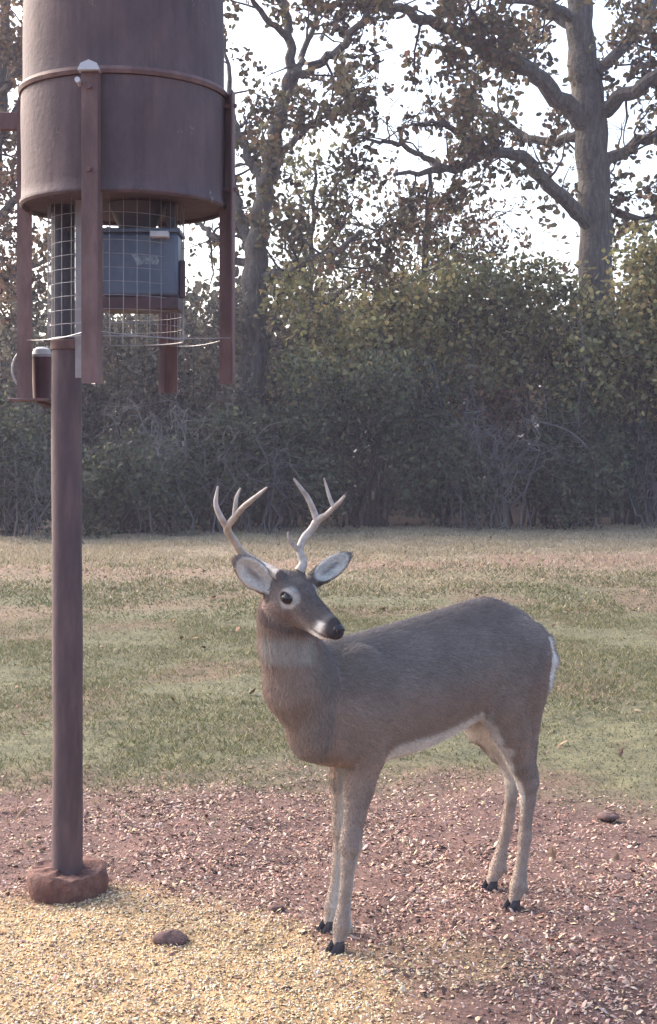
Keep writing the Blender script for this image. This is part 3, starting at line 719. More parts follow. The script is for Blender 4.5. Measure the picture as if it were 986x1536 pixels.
mb = MB(); mb.add(V, [[0, 1, 2, 3, 4], [9, 8, 7, 6, 5]] + [[j, 5 + j, 5 + (j + 1) % 5, (j + 1) % 5] for j in range(5)])
part(mb, 'leg_cap', white_p, smooth=False, label='pale bracket capping the front leg')
part(MB().tube([(q[0] - 0.036, q[1], 2.733), (q[0] - 0.036, q[1] + 0.06, 2.733)], 0.009, 8), 'bolt', white_p)
part(MB().box((pl[0] - 0.09, pl[1], 2.71), (0.17, 0.03, 0.062)), 'side_arm', leg_paint, bevel=0.003, label='short arm sticking out beside the barrel')
# wire cage
cc_ = W(175, 660, PD); RC = 0.233
mb = MB(); a = np.linspace(0, 2 * math.pi, 49)
mb.tube(np.c_[cc_[0] + RC * np.cos(a), cc_[1] + RC * np.sin(a), np.full(49, ZP + 0.002)], 0.0028, 6, caps=False)
wire_m = patchy('dull_wire', [(0.3, (0.13, 0.13, 0.14)), (0.7, (0.27, 0.26, 0.28))], 20, 0.6, 0.2, 90, 0.002)
cage = part(mb, 'wire_cage', wire_m)
hoop = None
for k in range(1, 10):
    z = ZP + k * 0.0462
    if hoop is None:
        mb = MB(); mb.tube(np.c_[RC * np.cos(a), RC * np.sin(a), 0 * a], 0.0011, 4, caps=False)
        hoop = mb.build('wire', wire_m, cage); o = hoop
    else:
        o = hoop.copy(); COL.objects.link(o); o.parent = cage
    o.location = (cc_[0] - FB[0], cc_[1] - FB[1], z)
vert = None
for k in range(32):
    t = 2 * math.pi * (k + 0.3) / 32
    if vert is None:
        mb = MB(); mb.tube([(0, 0, ZP), (0, 0, 2.2), (0, 0, ZB + 0.004)], 0.0011, 4, caps=False); vert = mb.build('wire', wire_m, cage); o = vert
    else:
        o = vert.copy(); COL.objects.link(o); o.parent = cage
    o.location = (cc_[0] - FB[0] + (RC + 0.0025) * math.cos(t), cc_[1] - FB[1] + (RC + 0.0025) * math.sin(t), 0)
for pa, pb_ in ((pf, pr), (pl, pf), (pb, pr)):
    s_ = np.linspace(0, 1, 8)
    part(MB().tube(np.c_[pa[0] + (pb_[0] - pa[0]) * s_, pa[1] + (pb_[1] - pa[1]) * s_, ZP + 0.01 - 0.012 * np.sin(s_ * math.pi)], 0.0013, 5), 'brace_wire', galv)
# shelf plate at the foot of the left leg
sh = np.array([pl[0] + 0.035, pl[1] + 0.01, 1.722])
part(MB().box(sh, (0.150, 0.115, 0.010)), 'shelf_plate', leg_paint, bevel=0.002, label='small plate welded under the left leg')
mb = MB().tube([(sh[0] + 0.02, sh[1], 1.715), (sh[0] + 0.10, sh[1], 1.69), (FB[0] - 0.02, FB[1], 1.66)], 0.008, 8)
part(mb, 'shelf_strut', leg_paint)

# small bucket standing on that plate
bk = (W(63, 660, 4.80)[0], 4.80, 1.7275)
bucket = empty('bucket', bk, 'small dark red bucket with pale rim on the feeder shelf', 'bucket')
red_p = patchy('dark_red_paint', [(0.3, (0.060, 0.022, 0.030)), (0.7, (0.10, 0.040, 0.048))], 12, 0.5, 0.15, 60, 0.002)
MB().lathe((0, 0, 0), [(0.030, 0.0), (0.031, 0.001), (0.038, 0.152)], 24).build('shell', red_p, bucket)
MB().lathe((0, 0, 0), [(0.036, 0.150), (0.041, 0.151), (0.041, 0.160), (0.036, 0.162)], 24).build('rim', galv, bucket)
MB().lathe((0, 0, 0), [(0.034, 0.162), (0.030, 0.178), (0.018, 0.186), (0.004, 0.188)], 24).build('lid', white_p, bucket)
t = np.linspace(0, math.pi, 18)
MB().tube(np.c_[-0.041 - 0.060 * np.sin(t) , -0.02 + 0 * t, 0.105 + 0.075 * np.cos(t)], 0.0045, 8).build('handle', galv, bucket)

# ------------------------------------------------------------------ whitetail buck
DO = np.array([0.305, 4.41]); DF = np.array([-0.8375, -0.5464]); DL = np.array([0.5464, -0.8375])
deer = empty('deer', (DO[0], DO[1], -0.008), 'antlered grey brown buck standing on chaff with its head turned back', 'deer', rz=math.atan2(DF[1], DF[0]))
def to_loc(p):
    p = np.asarray(p, float); q = p[:2] - DO
    return np.array([q @ DF, q @ DL, p[2]])
def vloc(v):
    v = np.asarray(v, float); return np.array([v[:2] @ DF, v[:2] @ DL, v[2]])
def D(px, py, t): return to_loc(W(px, py, t))

# head frame
TH, PI_ = math.radians(48), math.radians(20)
hf = vloc((math.cos(TH) * math.cos(PI_), -math.sin(TH) * math.cos(PI_), -math.sin(PI_)))
hr = vloc((-math.sin(TH), -math.cos(TH), 0))
hu = np.cross(hr, hf)
HS = D(443, 887, 4.05)
def HD(a, b, c): return HS + hf * a + hr * b + hu * c
HM = np.stack([hf, hr, hu])            # rows: local -> head coords

VX = 0.0045
lo = np.array([-0.68, -0.26, -0.01]); hi = np.array([0.74, 0.32, 1.24])
N3 = np.ceil((hi - lo) / VX).astype(int) + 1
G = np.full(N3, 1.0, np.float32)
def region(pmin, pmax, mar):
    a = np.maximum(((np.asarray(pmin) - mar - lo) / VX).astype(int), 0); b = np.minimum(((np.asarray(pmax) + mar - lo) / VX).astype(int) + 2, N3)
    sl = tuple(slice(a[i], b[i]) for i in range(3))
    ax = [(lo[i] + VX * np.arange(a[i], b[i])).astype(np.float32) for i in range(3)]
    return sl, np.meshgrid(*ax, indexing='ij')
def smin(g, d, k):
    h = np.clip(0.5 + 0.5 * (g - d) / k, 0, 1)
    return g * (1 - h) + d * h - k * h * (1 - h)
def blend(sl, d, k, sub=False):
    if sub: G[sl] = -smin(-G[sl], d, k)
    else: G[sl] = smin(G[sl], d.astype(np.float32), k)
def cone(a, b, ra, rb, k=0.03, flat=None):
    a = np.asarray(a, float); b = np.asarray(b, float); r = max(ra, rb)
    sl, (x, y, z) = region(np.minimum(a, b) - r, np.maximum(a, b) + r, 2.2 * k + 0.02)
    ab = b - a; L2 = ab @ ab
    px, py, pz = x - a[0], y - a[1], z - a[2]
    t = np.clip((px * ab[0] + py * ab[1] + pz * ab[2]) / L2, 0, 1)
    d = np.sqrt((px - ab[0] * t) ** 2 + (py - ab[1] * t) ** 2 + (pz - ab[2] * t) ** 2) - (ra + (rb - ra) * t)
    blend(sl, d, k)
def chain(pts, rad, k=0.03):
    for i in range(len(pts) - 1): cone(pts[i], pts[i + 1], rad[i], rad[i + 1], k)
def ellips(c, R, axes=None, k=0.03, sub=False):
    c = np.asarray(c, float); R = np.asarray(R, float); A = np.eye(3) if axes is None else np.asarray(axes)
    sl, (x, y, z) = region(c - R.max(), c + R.max(), 2.2 * k + 0.02)
    p = [x - c[0], y - c[1], z - c[2]]
    q = [(A[i, 0] * p[0] + A[i, 1] * p[1] + A[i, 2] * p[2]) for i in range(3)]
    k0 = np.sqrt(sum((q[i] / R[i]) ** 2 for i in range(3))); k1 = np.sqrt(sum((q[i] / R[i] ** 2) ** 2 for i in range(3))) + 1e-6
    blend(sl, k0 * (k0 - 1) / k1, k, sub)
# torso: lofted cross-sections  x, top, bottom, half width
ST = np.array([(-0.535, 0.880, 0.835, 0.02), (-0.515, 0.915, 0.79, 0.06), (-0.475, 0.952, 0.735, 0.10), (-0.415, 0.997, 0.70, 0.132), (-0.30, 1.043, 0.675, 0.150), (-0.24, 1.041, 0.655, 0.148),
               (-0.14, 1.026, 0.618, 0.155), (0.03, 0.996, 0.570, 0.163), (0.19, 0.972, 0.552, 0.158), (0.27, 0.960, 0.548, 0.150),
               (0.34, 0.945, 0.555, 0.138), (0.41, 0.905, 0.580, 0.118), (0.47, 0.84, 0.64, 0.085), (0.505, 0.78, 0.71, 0.03)])
sl, (x, y, z) = region((-0.57, -0.17, 0.54), (0.51, 0.17, 1.05), 0.05)
xs = x[:, 0, 0]
sp = smooth_path(ST, 8); top, bot, hw = [np.interp(xs, sp[:, 0], sp[:, i])[:, None, None] for i in (1, 2, 3)]
zc = (top + bot) / 2; hh = np.maximum((top - bot) / 2, 0.01); hw = np.maximum(hw, 0.01)
zq = (z - zc) / hh
hwz = hw * (1 - 0.20 * np.clip(zq, 0, 1) ** 1.5)
k0 = np.sqrt((y / hwz) ** 2 + zq ** 2); k1 = np.sqrt((y / hwz ** 2) ** 2 + ((z - zc) / hh ** 2) ** 2) + 1e-6
d = k0 * (k0 - 1) / k1
endd = np.maximum(np.maximum(-0.562 - x, x - 0.508), -1); d = np.maximum(d, endd)
blend(sl, d, 0.02)
# shoulder, chest, neck
for s in (1, -1):
    ellips((0.30, s * 0.095, 0.775), (0.100, 0.066, 0.165), k=0.026)
    ellips((0.350, s * 0.084, 0.66), (0.065, 0.056, 0.08), k=0.03)
chain([np.array([0.34, 0, 0.80]), D(452, 1022, 4.17), D(434, 962, 4.14), D(428, 920, 4.11), D(428, 888, 4.10)], [0.142, 0.104, 0.081, 0.069, 0.056], 0.05)
ellips((0.435, 0, 0.665), (0.055, 0.075, 0.075), k=0.05)
# legs
LF = [(0.300, 0.095, 0.72), (0.282, 0.092, 0.60), (0.308, 0.088, 0.497), (0.333, 0.085, 0.360), (0.338, 0.085, 0.325), (0.346, 0.085, 0.27), (0.364, 0.085, 0.120), (0.369, 0.085, 0.082), (0.382, 0.086, 0.038)]
RF = [(0.280, -0.095, 0.72), (0.248, -0.088, 0.60), (0.254, -0.080, 0.497), (0.262, -0.076, 0.360), (0.263, -0.076, 0.325), (0.268, -0.075, 0.27), (0.292, -0.075, 0.120), (0.298, -0.075, 0.082), (0.311, -0.075, 0.038)]
rF = [0.075, 0.055, 0.042, 0.0285, 0.0315, 0.0205, 0.0190, 0.0245, 0.020]
LR = [(-0.35, 0.080, 0.86), (-0.265, 0.098, 0.70), (-0.300, 0.104, 0.60), (-0.340, 0.104, 0.50), (-0.378, 0.101, 0.425), (-0.380, 0.100, 0.36), (-0.366, 0.100, 0.24), (-0.344, 0.100, 0.115), (-0.337, 0.100, 0.080), (-0.320, 0.100, 0.038)]
RR = [(-0.35, -0.080, 0.85), (-0.285, -0.098, 0.69), (-0.345, -0.098, 0.585), (-0.410, -0.094, 0.50), (-0.470, -0.091, 0.425), (-0.476, -0.090, 0.36), (-0.456, -0.090, 0.24), (-0.420, -0.090, 0.115), (-0.408, -0.090, 0.080), (-0.382, -0.090, 0.038)]
rR = [0.108, 0.080, 0.060, 0.039, 0.0345, 0.0230, 0.0200, 0.0195, 0.025, 0.020]
for Lg, rr in ((LF, rF), (RF, rF), (LR, rR), (RR, rR)):
    chain([np.array(p) for p in Lg[:2]], rr[:2], 0.032)
    chain([np.array(p) for p in Lg[1:]], rr[1:], 0.016)
for s, Lg in ((1, LR), (-1, RR)):
    ellips((-0.355, s * 0.092, 0.80), (0.110, 0.062, 0.17), k=0.026)
    h = np.array(Lg[4]); cone(h + (-0.022, 0, 0.022), h + (-0.004, 0, -0.06), 0.014, 0.012, 0.018)      # point of the hock
    g = np.array(Lg[2]); cone(np.array(Lg[0]) + (-0.055, -0.01 * s, -0.12), h + (-0.014, 0, 0.05), 0.055, 0.014, 0.03)  # hamstring
    dc = np.array(Lg[8]); cone(dc + (-0.024, 0.012, -0.006), dc + (-0.030, 0.012, -0.024), 0.007, 0.005, 0.006); cone(dc + (-0.024, -0.012, -0.006), dc + (-0.030, -0.012, -0.024), 0.007, 0.005, 0.006)
for Lg in (LF, RF):
    dc = np.array(Lg[7]); cone(dc + (-0.024, 0.012, -0.004), dc + (-0.030, 0.012, -0.022), 0.007, 0.005, 0.006); cone(dc + (-0.024, -0.012, -0.004), dc + (-0.030, -0.012, -0.022), 0.007, 0.005, 0.006)
# tail
TL = [np.array(p) for p in [(-0.500, 0, 0.915), (-0.545, 0.006, 0.876), (-0.563, 0.014, 0.810), (-0.540, 0.018, 0.730), (-0.510, 0.018, 0.670)]]
chain(TL, [0.030, 0.026, 0.027, 0.020, 0.008], 0.012)
# head
ellips(HD(-0.035, 0, 0.004), (0.074, 0.050, 0.050), HM, 0.03)
ellips(HD(0.010, 0, 0.004), (0.060, 0.055, 0.040), HM, 0.025)
cone(HD(0.02, 0, -0.014), HD(0.170, 0, -0.030), 0.047, 0.0265, 0.02)
ellips(HD(0.196, 0, -0.028), (0.033, 0.028, 0.025), HM, 0.015)
cone(HD(-0.035, 0, -0.050), HD(0.155, 0, -0.055), 0.042, 0.017, 0.025)
cone(HD(0.025, 0, 0.020), HD(0.195, 0, -0.012), 0.026, 0.016, 0.02)
for s in (1, -1):
    ellips(HD(0.010, s * 0.042, 0.022), (0.030, 0.016, 0.013), HM, 0.014)
    ellips(HD(-0.012, s * 0.036, -0.040), (0.045, 0.022, 0.030), HM, 0.025)
    ellips(HD(0.020, s * 0.062, 0.002), (0.019, 0.010, 0.013), HM, 0.007, sub=True)
    cone(HD(-0.030, s * 0.032, 0.026), HD(-0.042, s * 0.042, 0.050), 0.015, 0.014, 0.015)     # pedicles
# ears: cupped leaf shapes, long axis from root to tip
EARS = [(D(405, 879, 4.085), D(360, 838, 4.03), 1), (D(470, 867, 4.16), D(517, 833, 4.21), -1)]
ear_fr = []
for root, tip, s in EARS:
    ax = tip - root; L = np.linalg.norm(ax); ax /= L
    face = vloc((0.12 if s > 0 else -0.22, -1.0, 0.02)); face -= ax * (face @ ax); face /= np.linalg.norm(face)
    side = np.cross(ax, face); A = np.stack([ax, side, face]); c = root + ax * L * 0.54
    hwid = 0.042 if s > 0 else 0.033
    ellips(c, (L * 0.56, hwid, 0.020), A, 0.010)
    cone(root - ax * 0.02, root + ax * 0.03, 0.025, 0.024, 0.015)
    ellips(root + ax * L * 0.80, (L * 0.42, hwid * 0.50, 0.010), A, 0.016)
    ellips(c + ax * 0.004 + face * 0.020, (L * 0.50, hwid * 0.82, 0.022), A, 0.005, sub=True)
    ear_fr.append((A, c, L, hwid))

def surface_nets(g):
    s = g < 0
    act = np.zeros(np.array(g.shape) - 1, bool); tot = np.zeros(act.shape, np.int8)
    for i in (0, 1):
        for j in (0, 1):
            for k in (0, 1):
                tot += s[i:g.shape[0] - 1 + i, j:g.shape[1] - 1 + j, k:g.shape[2] - 1 + k]
    act = (tot > 0) & (tot < 8); ci = np.argwhere(act)
    val = {}
    for i in (0, 1):
        for j in (0, 1):
            for k in (0, 1): val[i, j, k] = g[ci[:, 0] + i, ci[:, 1] + j, ci[:, 2] + k]
    acc = np.zeros((len(ci), 3)); cnt = np.zeros(len(ci))
    for ax in range(3):
        o = [a_ for a_ in range(3) if a_ != ax]
        for u in (0, 1):
            for v in (0, 1):
                a0 = [0, 0, 0]; a0[o[0]] = u; a0[o[1]] = v; a1 = list(a0); a1[ax] = 1
                va, vb = val[tuple(a0)], val[tuple(a1)]; cr = (va < 0) != (vb < 0)
                t = np.where(cr, va / np.where(cr, va - vb, 1), 0)
                p = np.tile(np.array(a0, float), (len(ci), 1)); p[:, ax] = t
                acc[cr] += p[cr]; cnt[cr] += 1
    V = ci + acc / cnt[:, None]
    ids = np.full(act.shape, -1, np.int64); ids[act] = np.arange(len(ci))
    F_ = []
    for ax in range(3):
        o = [(ax + 1) % 3, (ax + 2) % 3]
        n0 = [slice(None)] * 3; n1 = [slice(None)] * 3; n0[ax] = slice(0, -1); n1[ax] = slice(1, None)
        e = np.argwhere(s[tuple(n0)] != s[tuple(n1)])
        e = e[(e[:, o[0]] > 0) & (e[:, o[1]] > 0) & (e[:, o[0]] < act.shape[o[0]]) & (e[:, o[1]] < act.shape[o[1]])]
        def cid(du, dv):
            q = e.copy(); q[:, o[0]] -= du; q[:, o[1]] -= dv; return ids[q[:, 0], q[:, 1], q[:, 2]]
        qd = np.stack([cid(0, 0), cid(1, 0), cid(1, 1), cid(0, 1)], 1)
        inside_first = s[e[:, 0], e[:, 1], e[:, 2]]
        qd = np.where(inside_first[:, None], qd, qd[:, ::-1])
        F_.append(qd)
    F_ = np.vstack(F_); return V, F_[(F_ >= 0).all(1)]
DV, DFc = surface_nets(G); DV = lo + DV * VX
# one light smoothing pass
for it in range(2):
    acc = np.zeros_like(DV); cnt = np.zeros(len(DV))
    for a_, b_ in ((0, 1), (1, 2), (2, 3), (3, 0)):
        np.add.at(acc, DFc[:, a_], DV[DFc[:, b_]]); np.add.at(cnt, DFc[:, a_], 1)
        np.add.at(acc, DFc[:, b_], DV[DFc[:, a_]]); np.add.at(cnt, DFc[:, b_], 1)
    DV = DV * 0.5 + 0.5 * acc / np.maximum(cnt, 1)[:, None]
e1 = DV[DFc[:, 2]] - DV[DFc[:, 0]]; e2 = DV[DFc[:, 3]] - DV[DFc[:, 1]]
fn = np.cross(e1, e2); DN = np.zeros_like(DV)
for k in range(4): np.add.at(DN, DFc[:, k], fn)
DN /= np.linalg.norm(DN, axis=1)[:, None] + 1e-12
if (DN * (DV - DV.mean(0))).sum() < 0: DFc = DFc[:, ::-1].copy(); DN = -DN

def coat(V, Nn):
    x, y, z = V.T; nzv = fbm(x * 9 + y * 5, z * 9 - y * 4, 50); nf = fbm(x * 40 + y * 21, z * 40 - y * 17, 60)
    grey = np.array([0.142, 0.120, 0.108]); warm = np.array([0.205, 0.142, 0.106]); white = np.array([0.74, 0.69, 0.62]); dark = np.array([0.085, 0.066, 0.064])
    C = np.ones((len(V), 3)) * grey
    body = (x < 0.42) & (z > 0.5)
    C = mixv(C, warm, np.where(body, sstep(0.90, 0.68, z) * 0.95, 0.0))
    C = mixv(C, warm * 0.95, sstep(0.40, 0.52, x) * 0.85)                     # neck
    C = mixv(C, dark, np.where(body, sstep(0.95, 1.04, z) * 0.45, 0))
    C = mixv(C, warm * 0.95, sstep(0.62, 0.5, z) * 0.5)
    C = mixv(C, np.array([0.23, 0.175, 0.14]), sstep(0.40, 0.2, z) * 0.6)
    # belly, brisket underside, inside of the legs, front edge of the hind leg
    C = mixv(C, white, np.where((z > 0.48) & (z < 0.70), sstep(-0.48, -0.60, Nn[:, 2] + 0.15 * (nzv - 0.5)) * sstep(0.30, 0.2, x) * sstep(-0.36, -0.24, x), 0) * 0.95)
    inner = np.where(y > 0, -Nn[:, 1], Nn[:, 1])
    hind = np.where(x < -0.15, sstep(0.74, 0.64, z) * sstep(0.30, 0.42, z), 0) * (0.75 + 0.5 * nzv)
    C = mixv(C, white * 0.92, np.clip(hind * sstep(0.2, 0.45, inner) * 0.95, 0, 1))
    C = mixv(C, white * 0.85, np.clip(hind * sstep(0.62, 0.80, Nn[:, 0] + 0.25 * inner) * 0.95, 0, 1))
    low = z < 0.62
    C = mixv(C, white * 0.72, np.where(low & (x > 0.1), sstep(0.35, 0.85, inner) * 0.75, 0))
    C = mixv(C, white * 0.66, np.where(x > 0.1, sstep(0.36, 0.30, z) * sstep(0.1, 0.6, -Nn[:, 0]) * 0.85, 0))
    C = mixv(C, white * 0.60, np.where(x < 0, sstep(0.46, 0.38, z) * sstep(0.3, 0.9, -Nn[:, 0]) * 0.5, 0))
    # tail: white edge and underside
    td = np.min([np.linalg.norm(V - t, axis=1) for t in smooth_path(TL, 6)], axis=0)
    tail = (x < -0.492) & (td < 0.042) & (z < 0.90)
    C = mixv(C, white * 1.1, np.where(tail, np.maximum(sstep(0.1, 0.6, Nn[:, 0]), sstep(0.45, 0.75, np.abs(Nn[:, 1])) * sstep(-0.45, 0.0, Nn[:, 0])), 0))
    rump = (x < -0.47) & ~tail & (z > 0.62) & (z < 0.86)
    C = mixv(C, white, np.where(rump, sstep(0.05, 0.03, np.abs(y)) * 0.8, 0))
    # head, in head coordinates
    H = (V - HS) @ HM.T; a, b, c = H.T; ab = np.abs(b)
    head = (np.linalg.norm(H * [0.8, 1, 1], axis=1) < 0.20) & (a > -0.13) & (c > -0.11)
    hm = np.where(head, 1.0, 0.0)
    C = mixv(C, np.array([0.155, 0.122, 0.108]), hm * sstep(-0.10, -0.04, a) * 0.8)
    C = mixv(C, np.array([0.070, 0.060, 0.060]), hm * sstep(0.0, 0.035, c) * sstep(-0.08, -0.02, a) * 0.75)
    C = mixv(C, np.array([0.070, 0.060, 0.062]), hm * sstep(0.04, 0.10, a) * sstep(-0.045, -0.02, c) * 0.85)
    C = mixv(C, np.array([0.165, 0.110, 0.088]), hm * sstep(-0.02, -0.05, c) * sstep(0.11, 0.05, a) * 0.8)
    er = np.hypot((a - 0.022) / 1.25, (c - 0.002))                              # pale eye ring
    C = mixv(C, white * 0.62, hm * sstep(0.038, 0.026, er + 0.008 * (nf - 0.5) + 0.5 * np.clip(-(a - 0.022), 0, 1)) * (ab > 0.03) * 0.95)
    C = mixv(C, dark * 0.3, hm * sstep(0.021, 0.017, er) * (ab > 0.03))
    band = np.exp(-((a - 0.172 - 0.35 * c) / 0.014) ** 2)                        # white muzzle band
    C = mixv(C, white * 1.05, hm * np.clip(band * 1.3, 0, 1) * np.maximum(sstep(-0.006, -0.018, c), 0.08))
    chin = sstep(0.10, 0.15, a) * sstep(-0.048, -0.060, c)
    C = mixv(C, white * 1.05, hm * chin)
    C = mixv(C, np.array([0.035, 0.03, 0.034]), hm * sstep(0.186, 0.198, a + 0.25 * (c + 0.03)) * sstep(-0.052, -0.044, c))
    C = mixv(C, np.array([0.04, 0.034, 0.034]), hm * np.exp(-((c + 0.050) / 0.004) ** 2) * sstep(0.12, 0.15, a) * 0.9)
    # throat patch
    tp = D(432, 972, 4.05); dd = (V - tp) @ np.stack([hr, hf, [0, 0, 1]]).T
    front = sstep(0.15, 0.6, Nn @ vloc((0.05, -1, 0)))
    C = mixv(C, white * 0.62, front * sstep(0.085, 0.045, np.abs(dd[:, 0] + 0.015)) * sstep(0.050, 0.026, np.abs(V[:, 2] - tp[2] + 0.02 * (nzv - 0.5))) * np.where(x > 0.36, 0.72, 0))
    # ears
    for A, cen, L, hwid in ear_fr:
        E = (V - cen) @ A.T
        ins = (np.abs(E[:, 0]) < L * 0.62) & (np.abs(E[:, 1]) < hwid * 1.15) & (np.abs(E[:, 2]) < 0.035)
        rr_ = np.hypot(E[:, 0] / (L * 0.56), E[:, 1] / hwid)
        C = mixv(C, grey * 0.95, np.where(ins, 0.8, 0))
        C = mixv(C, white * 0.80, np.where(ins, sstep(0.1, 0.45, Nn @ A[2]) * sstep(0.99, 0.90, rr_), 0))
        C = mixv(C, np.array([0.26, 0.20, 0.19]), np.where(ins, sstep(0.3, 0.7, Nn @ A[2]) * np.exp(-(E[:, 1] / (hwid * 0.22)) ** 2) * sstep(0.7, 0.2, rr_) * 0.8, 0))
        C = mixv(C, dark * 0.8, np.where(ins, sstep(0.94, 1.02, rr_) * 0.3, 0))
    C *= (0.80 + 0.40 * nzv + 0.3 * (nf - 0.5))[:, None]
    lum = C.mean(1, keepdims=True); C = C * 0.82 + lum * 0.18 * np.array([1.0, 0.97, 0.95]); C *= 1 + (0.70 - 0.50 * hm[:, None] * sstep(-0.09, -0.04, a)[:, None]) * sstep(0.32, 0.14, lum) * sstep(0.03, 0.07, lum)
    return np.clip(C, 0.01, 0.85)
DC = coat(DV, DN)
hide = attr_mat('hide', rough=0.9, nscale=180, namp=0.25, bumpv=0.35)
mesh_obj('body', DV, DFc, hide, deer, col=DC)

# short coat as hair strands on the body
tri = np.vstack([DFc[:, [0, 1, 2]], DFc[:, [0, 2, 3]]])
ar = np.linalg.norm(np.cross(DV[tri[:, 1]] - DV[tri[:, 0]], DV[tri[:, 2]] - DV[tri[:, 0]]), axis=1); ar /= ar.sum()
NH = 230000
ti = rng.choice(len(tri), NH, p=ar); u = rng.uniform(0, 1, NH); v = rng.uniform(0, 1, NH); sw = u + v > 1; u[sw] = 1 - u[sw]; v[sw] = 1 - v[sw]
bw = np.stack([1 - u - v, u, v], 1)
HP = (DV[tri[ti]] * bw[:, :, None]).sum(1); HN = (DN[tri[ti]] * bw[:, :, None]).sum(1); HC = (DC[tri[ti]] * bw[:, :, None]).sum(1)
HH = (HP - HS) @ HM.T
onhead = (HH[:, 0] > -0.09) & (HH[:, 2] > -0.085 - 0.2 * HH[:, 0]) & (np.linalg.norm(HH, axis=1) < 0.26)
comb = np.tile(np.array([-1.0, 0, -0.55]), (NH, 1))
comb[HP[:, 2] < 0.58] = (-0.25, 0, -1.0)
comb[(HP[:, 0] > 0.40) & (HP[:, 2] > 0.6)] = (-0.15, 0, -1.0)
comb[onhead] = -hf
leng = np.where(HP[:, 2] < 0.45, 0.0045, np.where(HP[:, 2] < 0.6, 0.009, 0.015)); leng = np.where(onhead, 0.0045, leng)
for A, cen, L, hwid in ear_fr:
    E = (HP - cen) @ A.T; ins = (np.abs(E[:, 0]) < L * 0.62) & (np.abs(E[:, 1]) < hwid * 1.2) & (np.abs(E[:, 2]) < 0.04)
    comb[ins] = A[0]; leng[ins] = 0.007
leng = np.where((HP[:, 0] < -0.515) & (HP[:, 2] < 0.88), 0.010, leng)
nose_ok = ~((HH[:, 0] > 0.196) & onhead) & (HP[:, 2] > 0.045) & ~((np.hypot(HH[:, 0] - 0.022, HH[:, 2] - 0.002) < 0.016) & onhead)
comb = comb - HN * (comb * HN).sum(1)[:, None]; comb /= np.linalg.norm(comb, axis=1)[:, None] + 1e-6
comb += rng.normal(0, 0.22, comb.shape)
leng = leng * rng.uniform(0.6, 1.25, NH)
p1 = HP + (comb * 0.62 + HN * 0.30) * leng[:, None] * 0.55; p2 = HP + (comb * 1.0 + HN * 0.22) * leng[:, None]
pts = np.stack([HP - HN * 0.001, p1, p2], 1)[nose_ok]; HC = HC[nose_ok] * rng.uniform(0.72, 1.28, (nose_ok.sum(), 1))
nh = len(pts)
hc = bpy.data.hair_curves.new('coat'); hc.add_curves([3] * nh)
hc.attributes['position'].data.foreach_set('vector', pts.astype(np.float32).ravel())
ra = hc.attributes.get('radius') or hc.attributes.new('radius', 'FLOAT', 'POINT')
ra.data.foreach_set('value', np.tile(np.array([0.00075, 0.00060, 0.00015], np.float32), nh))
ca = hc.attributes.new('col', 'FLOAT_COLOR', 'CURVE')
c4 = np.ones((nh, 4), np.float32); c4[:, :3] = np.clip(HC, 0, 0.9); ca.data.foreach_set('color', c4.ravel())
hc.materials.append(attr_mat('coat_hair', rough=0.75, spec=0.25))
link(bpy.data.objects.new('coat', hc), deer, kind='stuff')

# eyes, nose pad, hooves
eye_m, n, b = new_mat('eye'); t = noise_node(n, 60, 2); r = ramp(n, t.outputs[0], [(0.3, (0.006, 0.005, 0.008)), (0.7, (0.016, 0.012, 0.014))])
n.links.new(r.outputs[0], b.inputs['Base Color']); b.inputs['Roughness'].default_value = 0.08
nose_m = patchy('nose_leather', [(0.3, (0.012, 0.010, 0.014)), (0.7, (0.03, 0.026, 0.032))], 60, 0.38, 0.4, 250, 0.002)
hoof_m = patchy('hoof_horn', [(0.3, (0.025, 0.022, 0.028)), (0.7, (0.06, 0.05, 0.055))], 40, 0.5, 0.3, 120, 0.002)
def ball(R, A, c, nu=20, nv=12):
    V = []; f = []
    for i in range(nv + 1):
        for j in range(nu):
            ph = math.pi * i / nv; t = 2 * math.pi * j / nu
            V.append(np.array([math.sin(ph) * math.cos(t), math.sin(ph) * math.sin(t), math.cos(ph)]) * R @ A + c)
    for i in range(nv):
        for j in range(nu): f.append([i * nu + j, (i + 1) * nu + j, (i + 1) * nu + (j + 1) % nu, i * nu + (j + 1) % nu])
    return V, f
for s in (1, -1):
    V, f = ball(np.array([0.0225, 0.0150, 0.0180]), HM, HD(0.021, s * 0.0500, 0.001)); mesh_obj('eye', V, f, eye_m, deer)
V, f = ball(np.array([0.0125, 0.0215, 0.0165]), HM, HD(0.2125, 0, -0.017)); mesh_obj('nose', V, f, nose_m, deer)
for s in (1, -1):
    V, f = ball(np.array([0.005, 0.0042, 0.0060]), HM, HD(0.2215, s * 0.0125, -0.015), 12, 8); mesh_obj('nostril', V, f, eye_m, deer)
for Lg in (LF, RF, LR, RR):
    mb = MB(); e = np.array(Lg[-1]); fwd = np.array([0.97, 0, 0])
    for s in (-1, 1):
        secs = []
        for z, xa, xb, wd in ((0.0, -0.016, 0.040, 0.0125), (0.004, -0.018, 0.042, 0.0135), (0.022, -0.019, 0.028, 0.0135), (0.040, -0.017, 0.014, 0.012)):
            for j in range(10):
                t = 2 * math.pi * j / 10; cx0 = (xa + xb) / 2; rx = (xb - xa) / 2
                secs.append((e[0] + 0.006 + cx0 + rx * math.cos(t), e[1] + s * 0.0135 + wd * math.sin(t) * (0.75 + 0.25 * -math.cos(t)), z))
        f = [[k * 10 + j, k * 10 + (j + 1) % 10, (k + 1) * 10 + (j + 1) % 10, (k + 1) * 10 + j] for k in range(3) for j in range(10)]
        f += [list(range(10))[::-1], [30 + j for j in range(10)]]
        mb.add(secs, f)
    mb.build('hoof', hoof_m, deer)

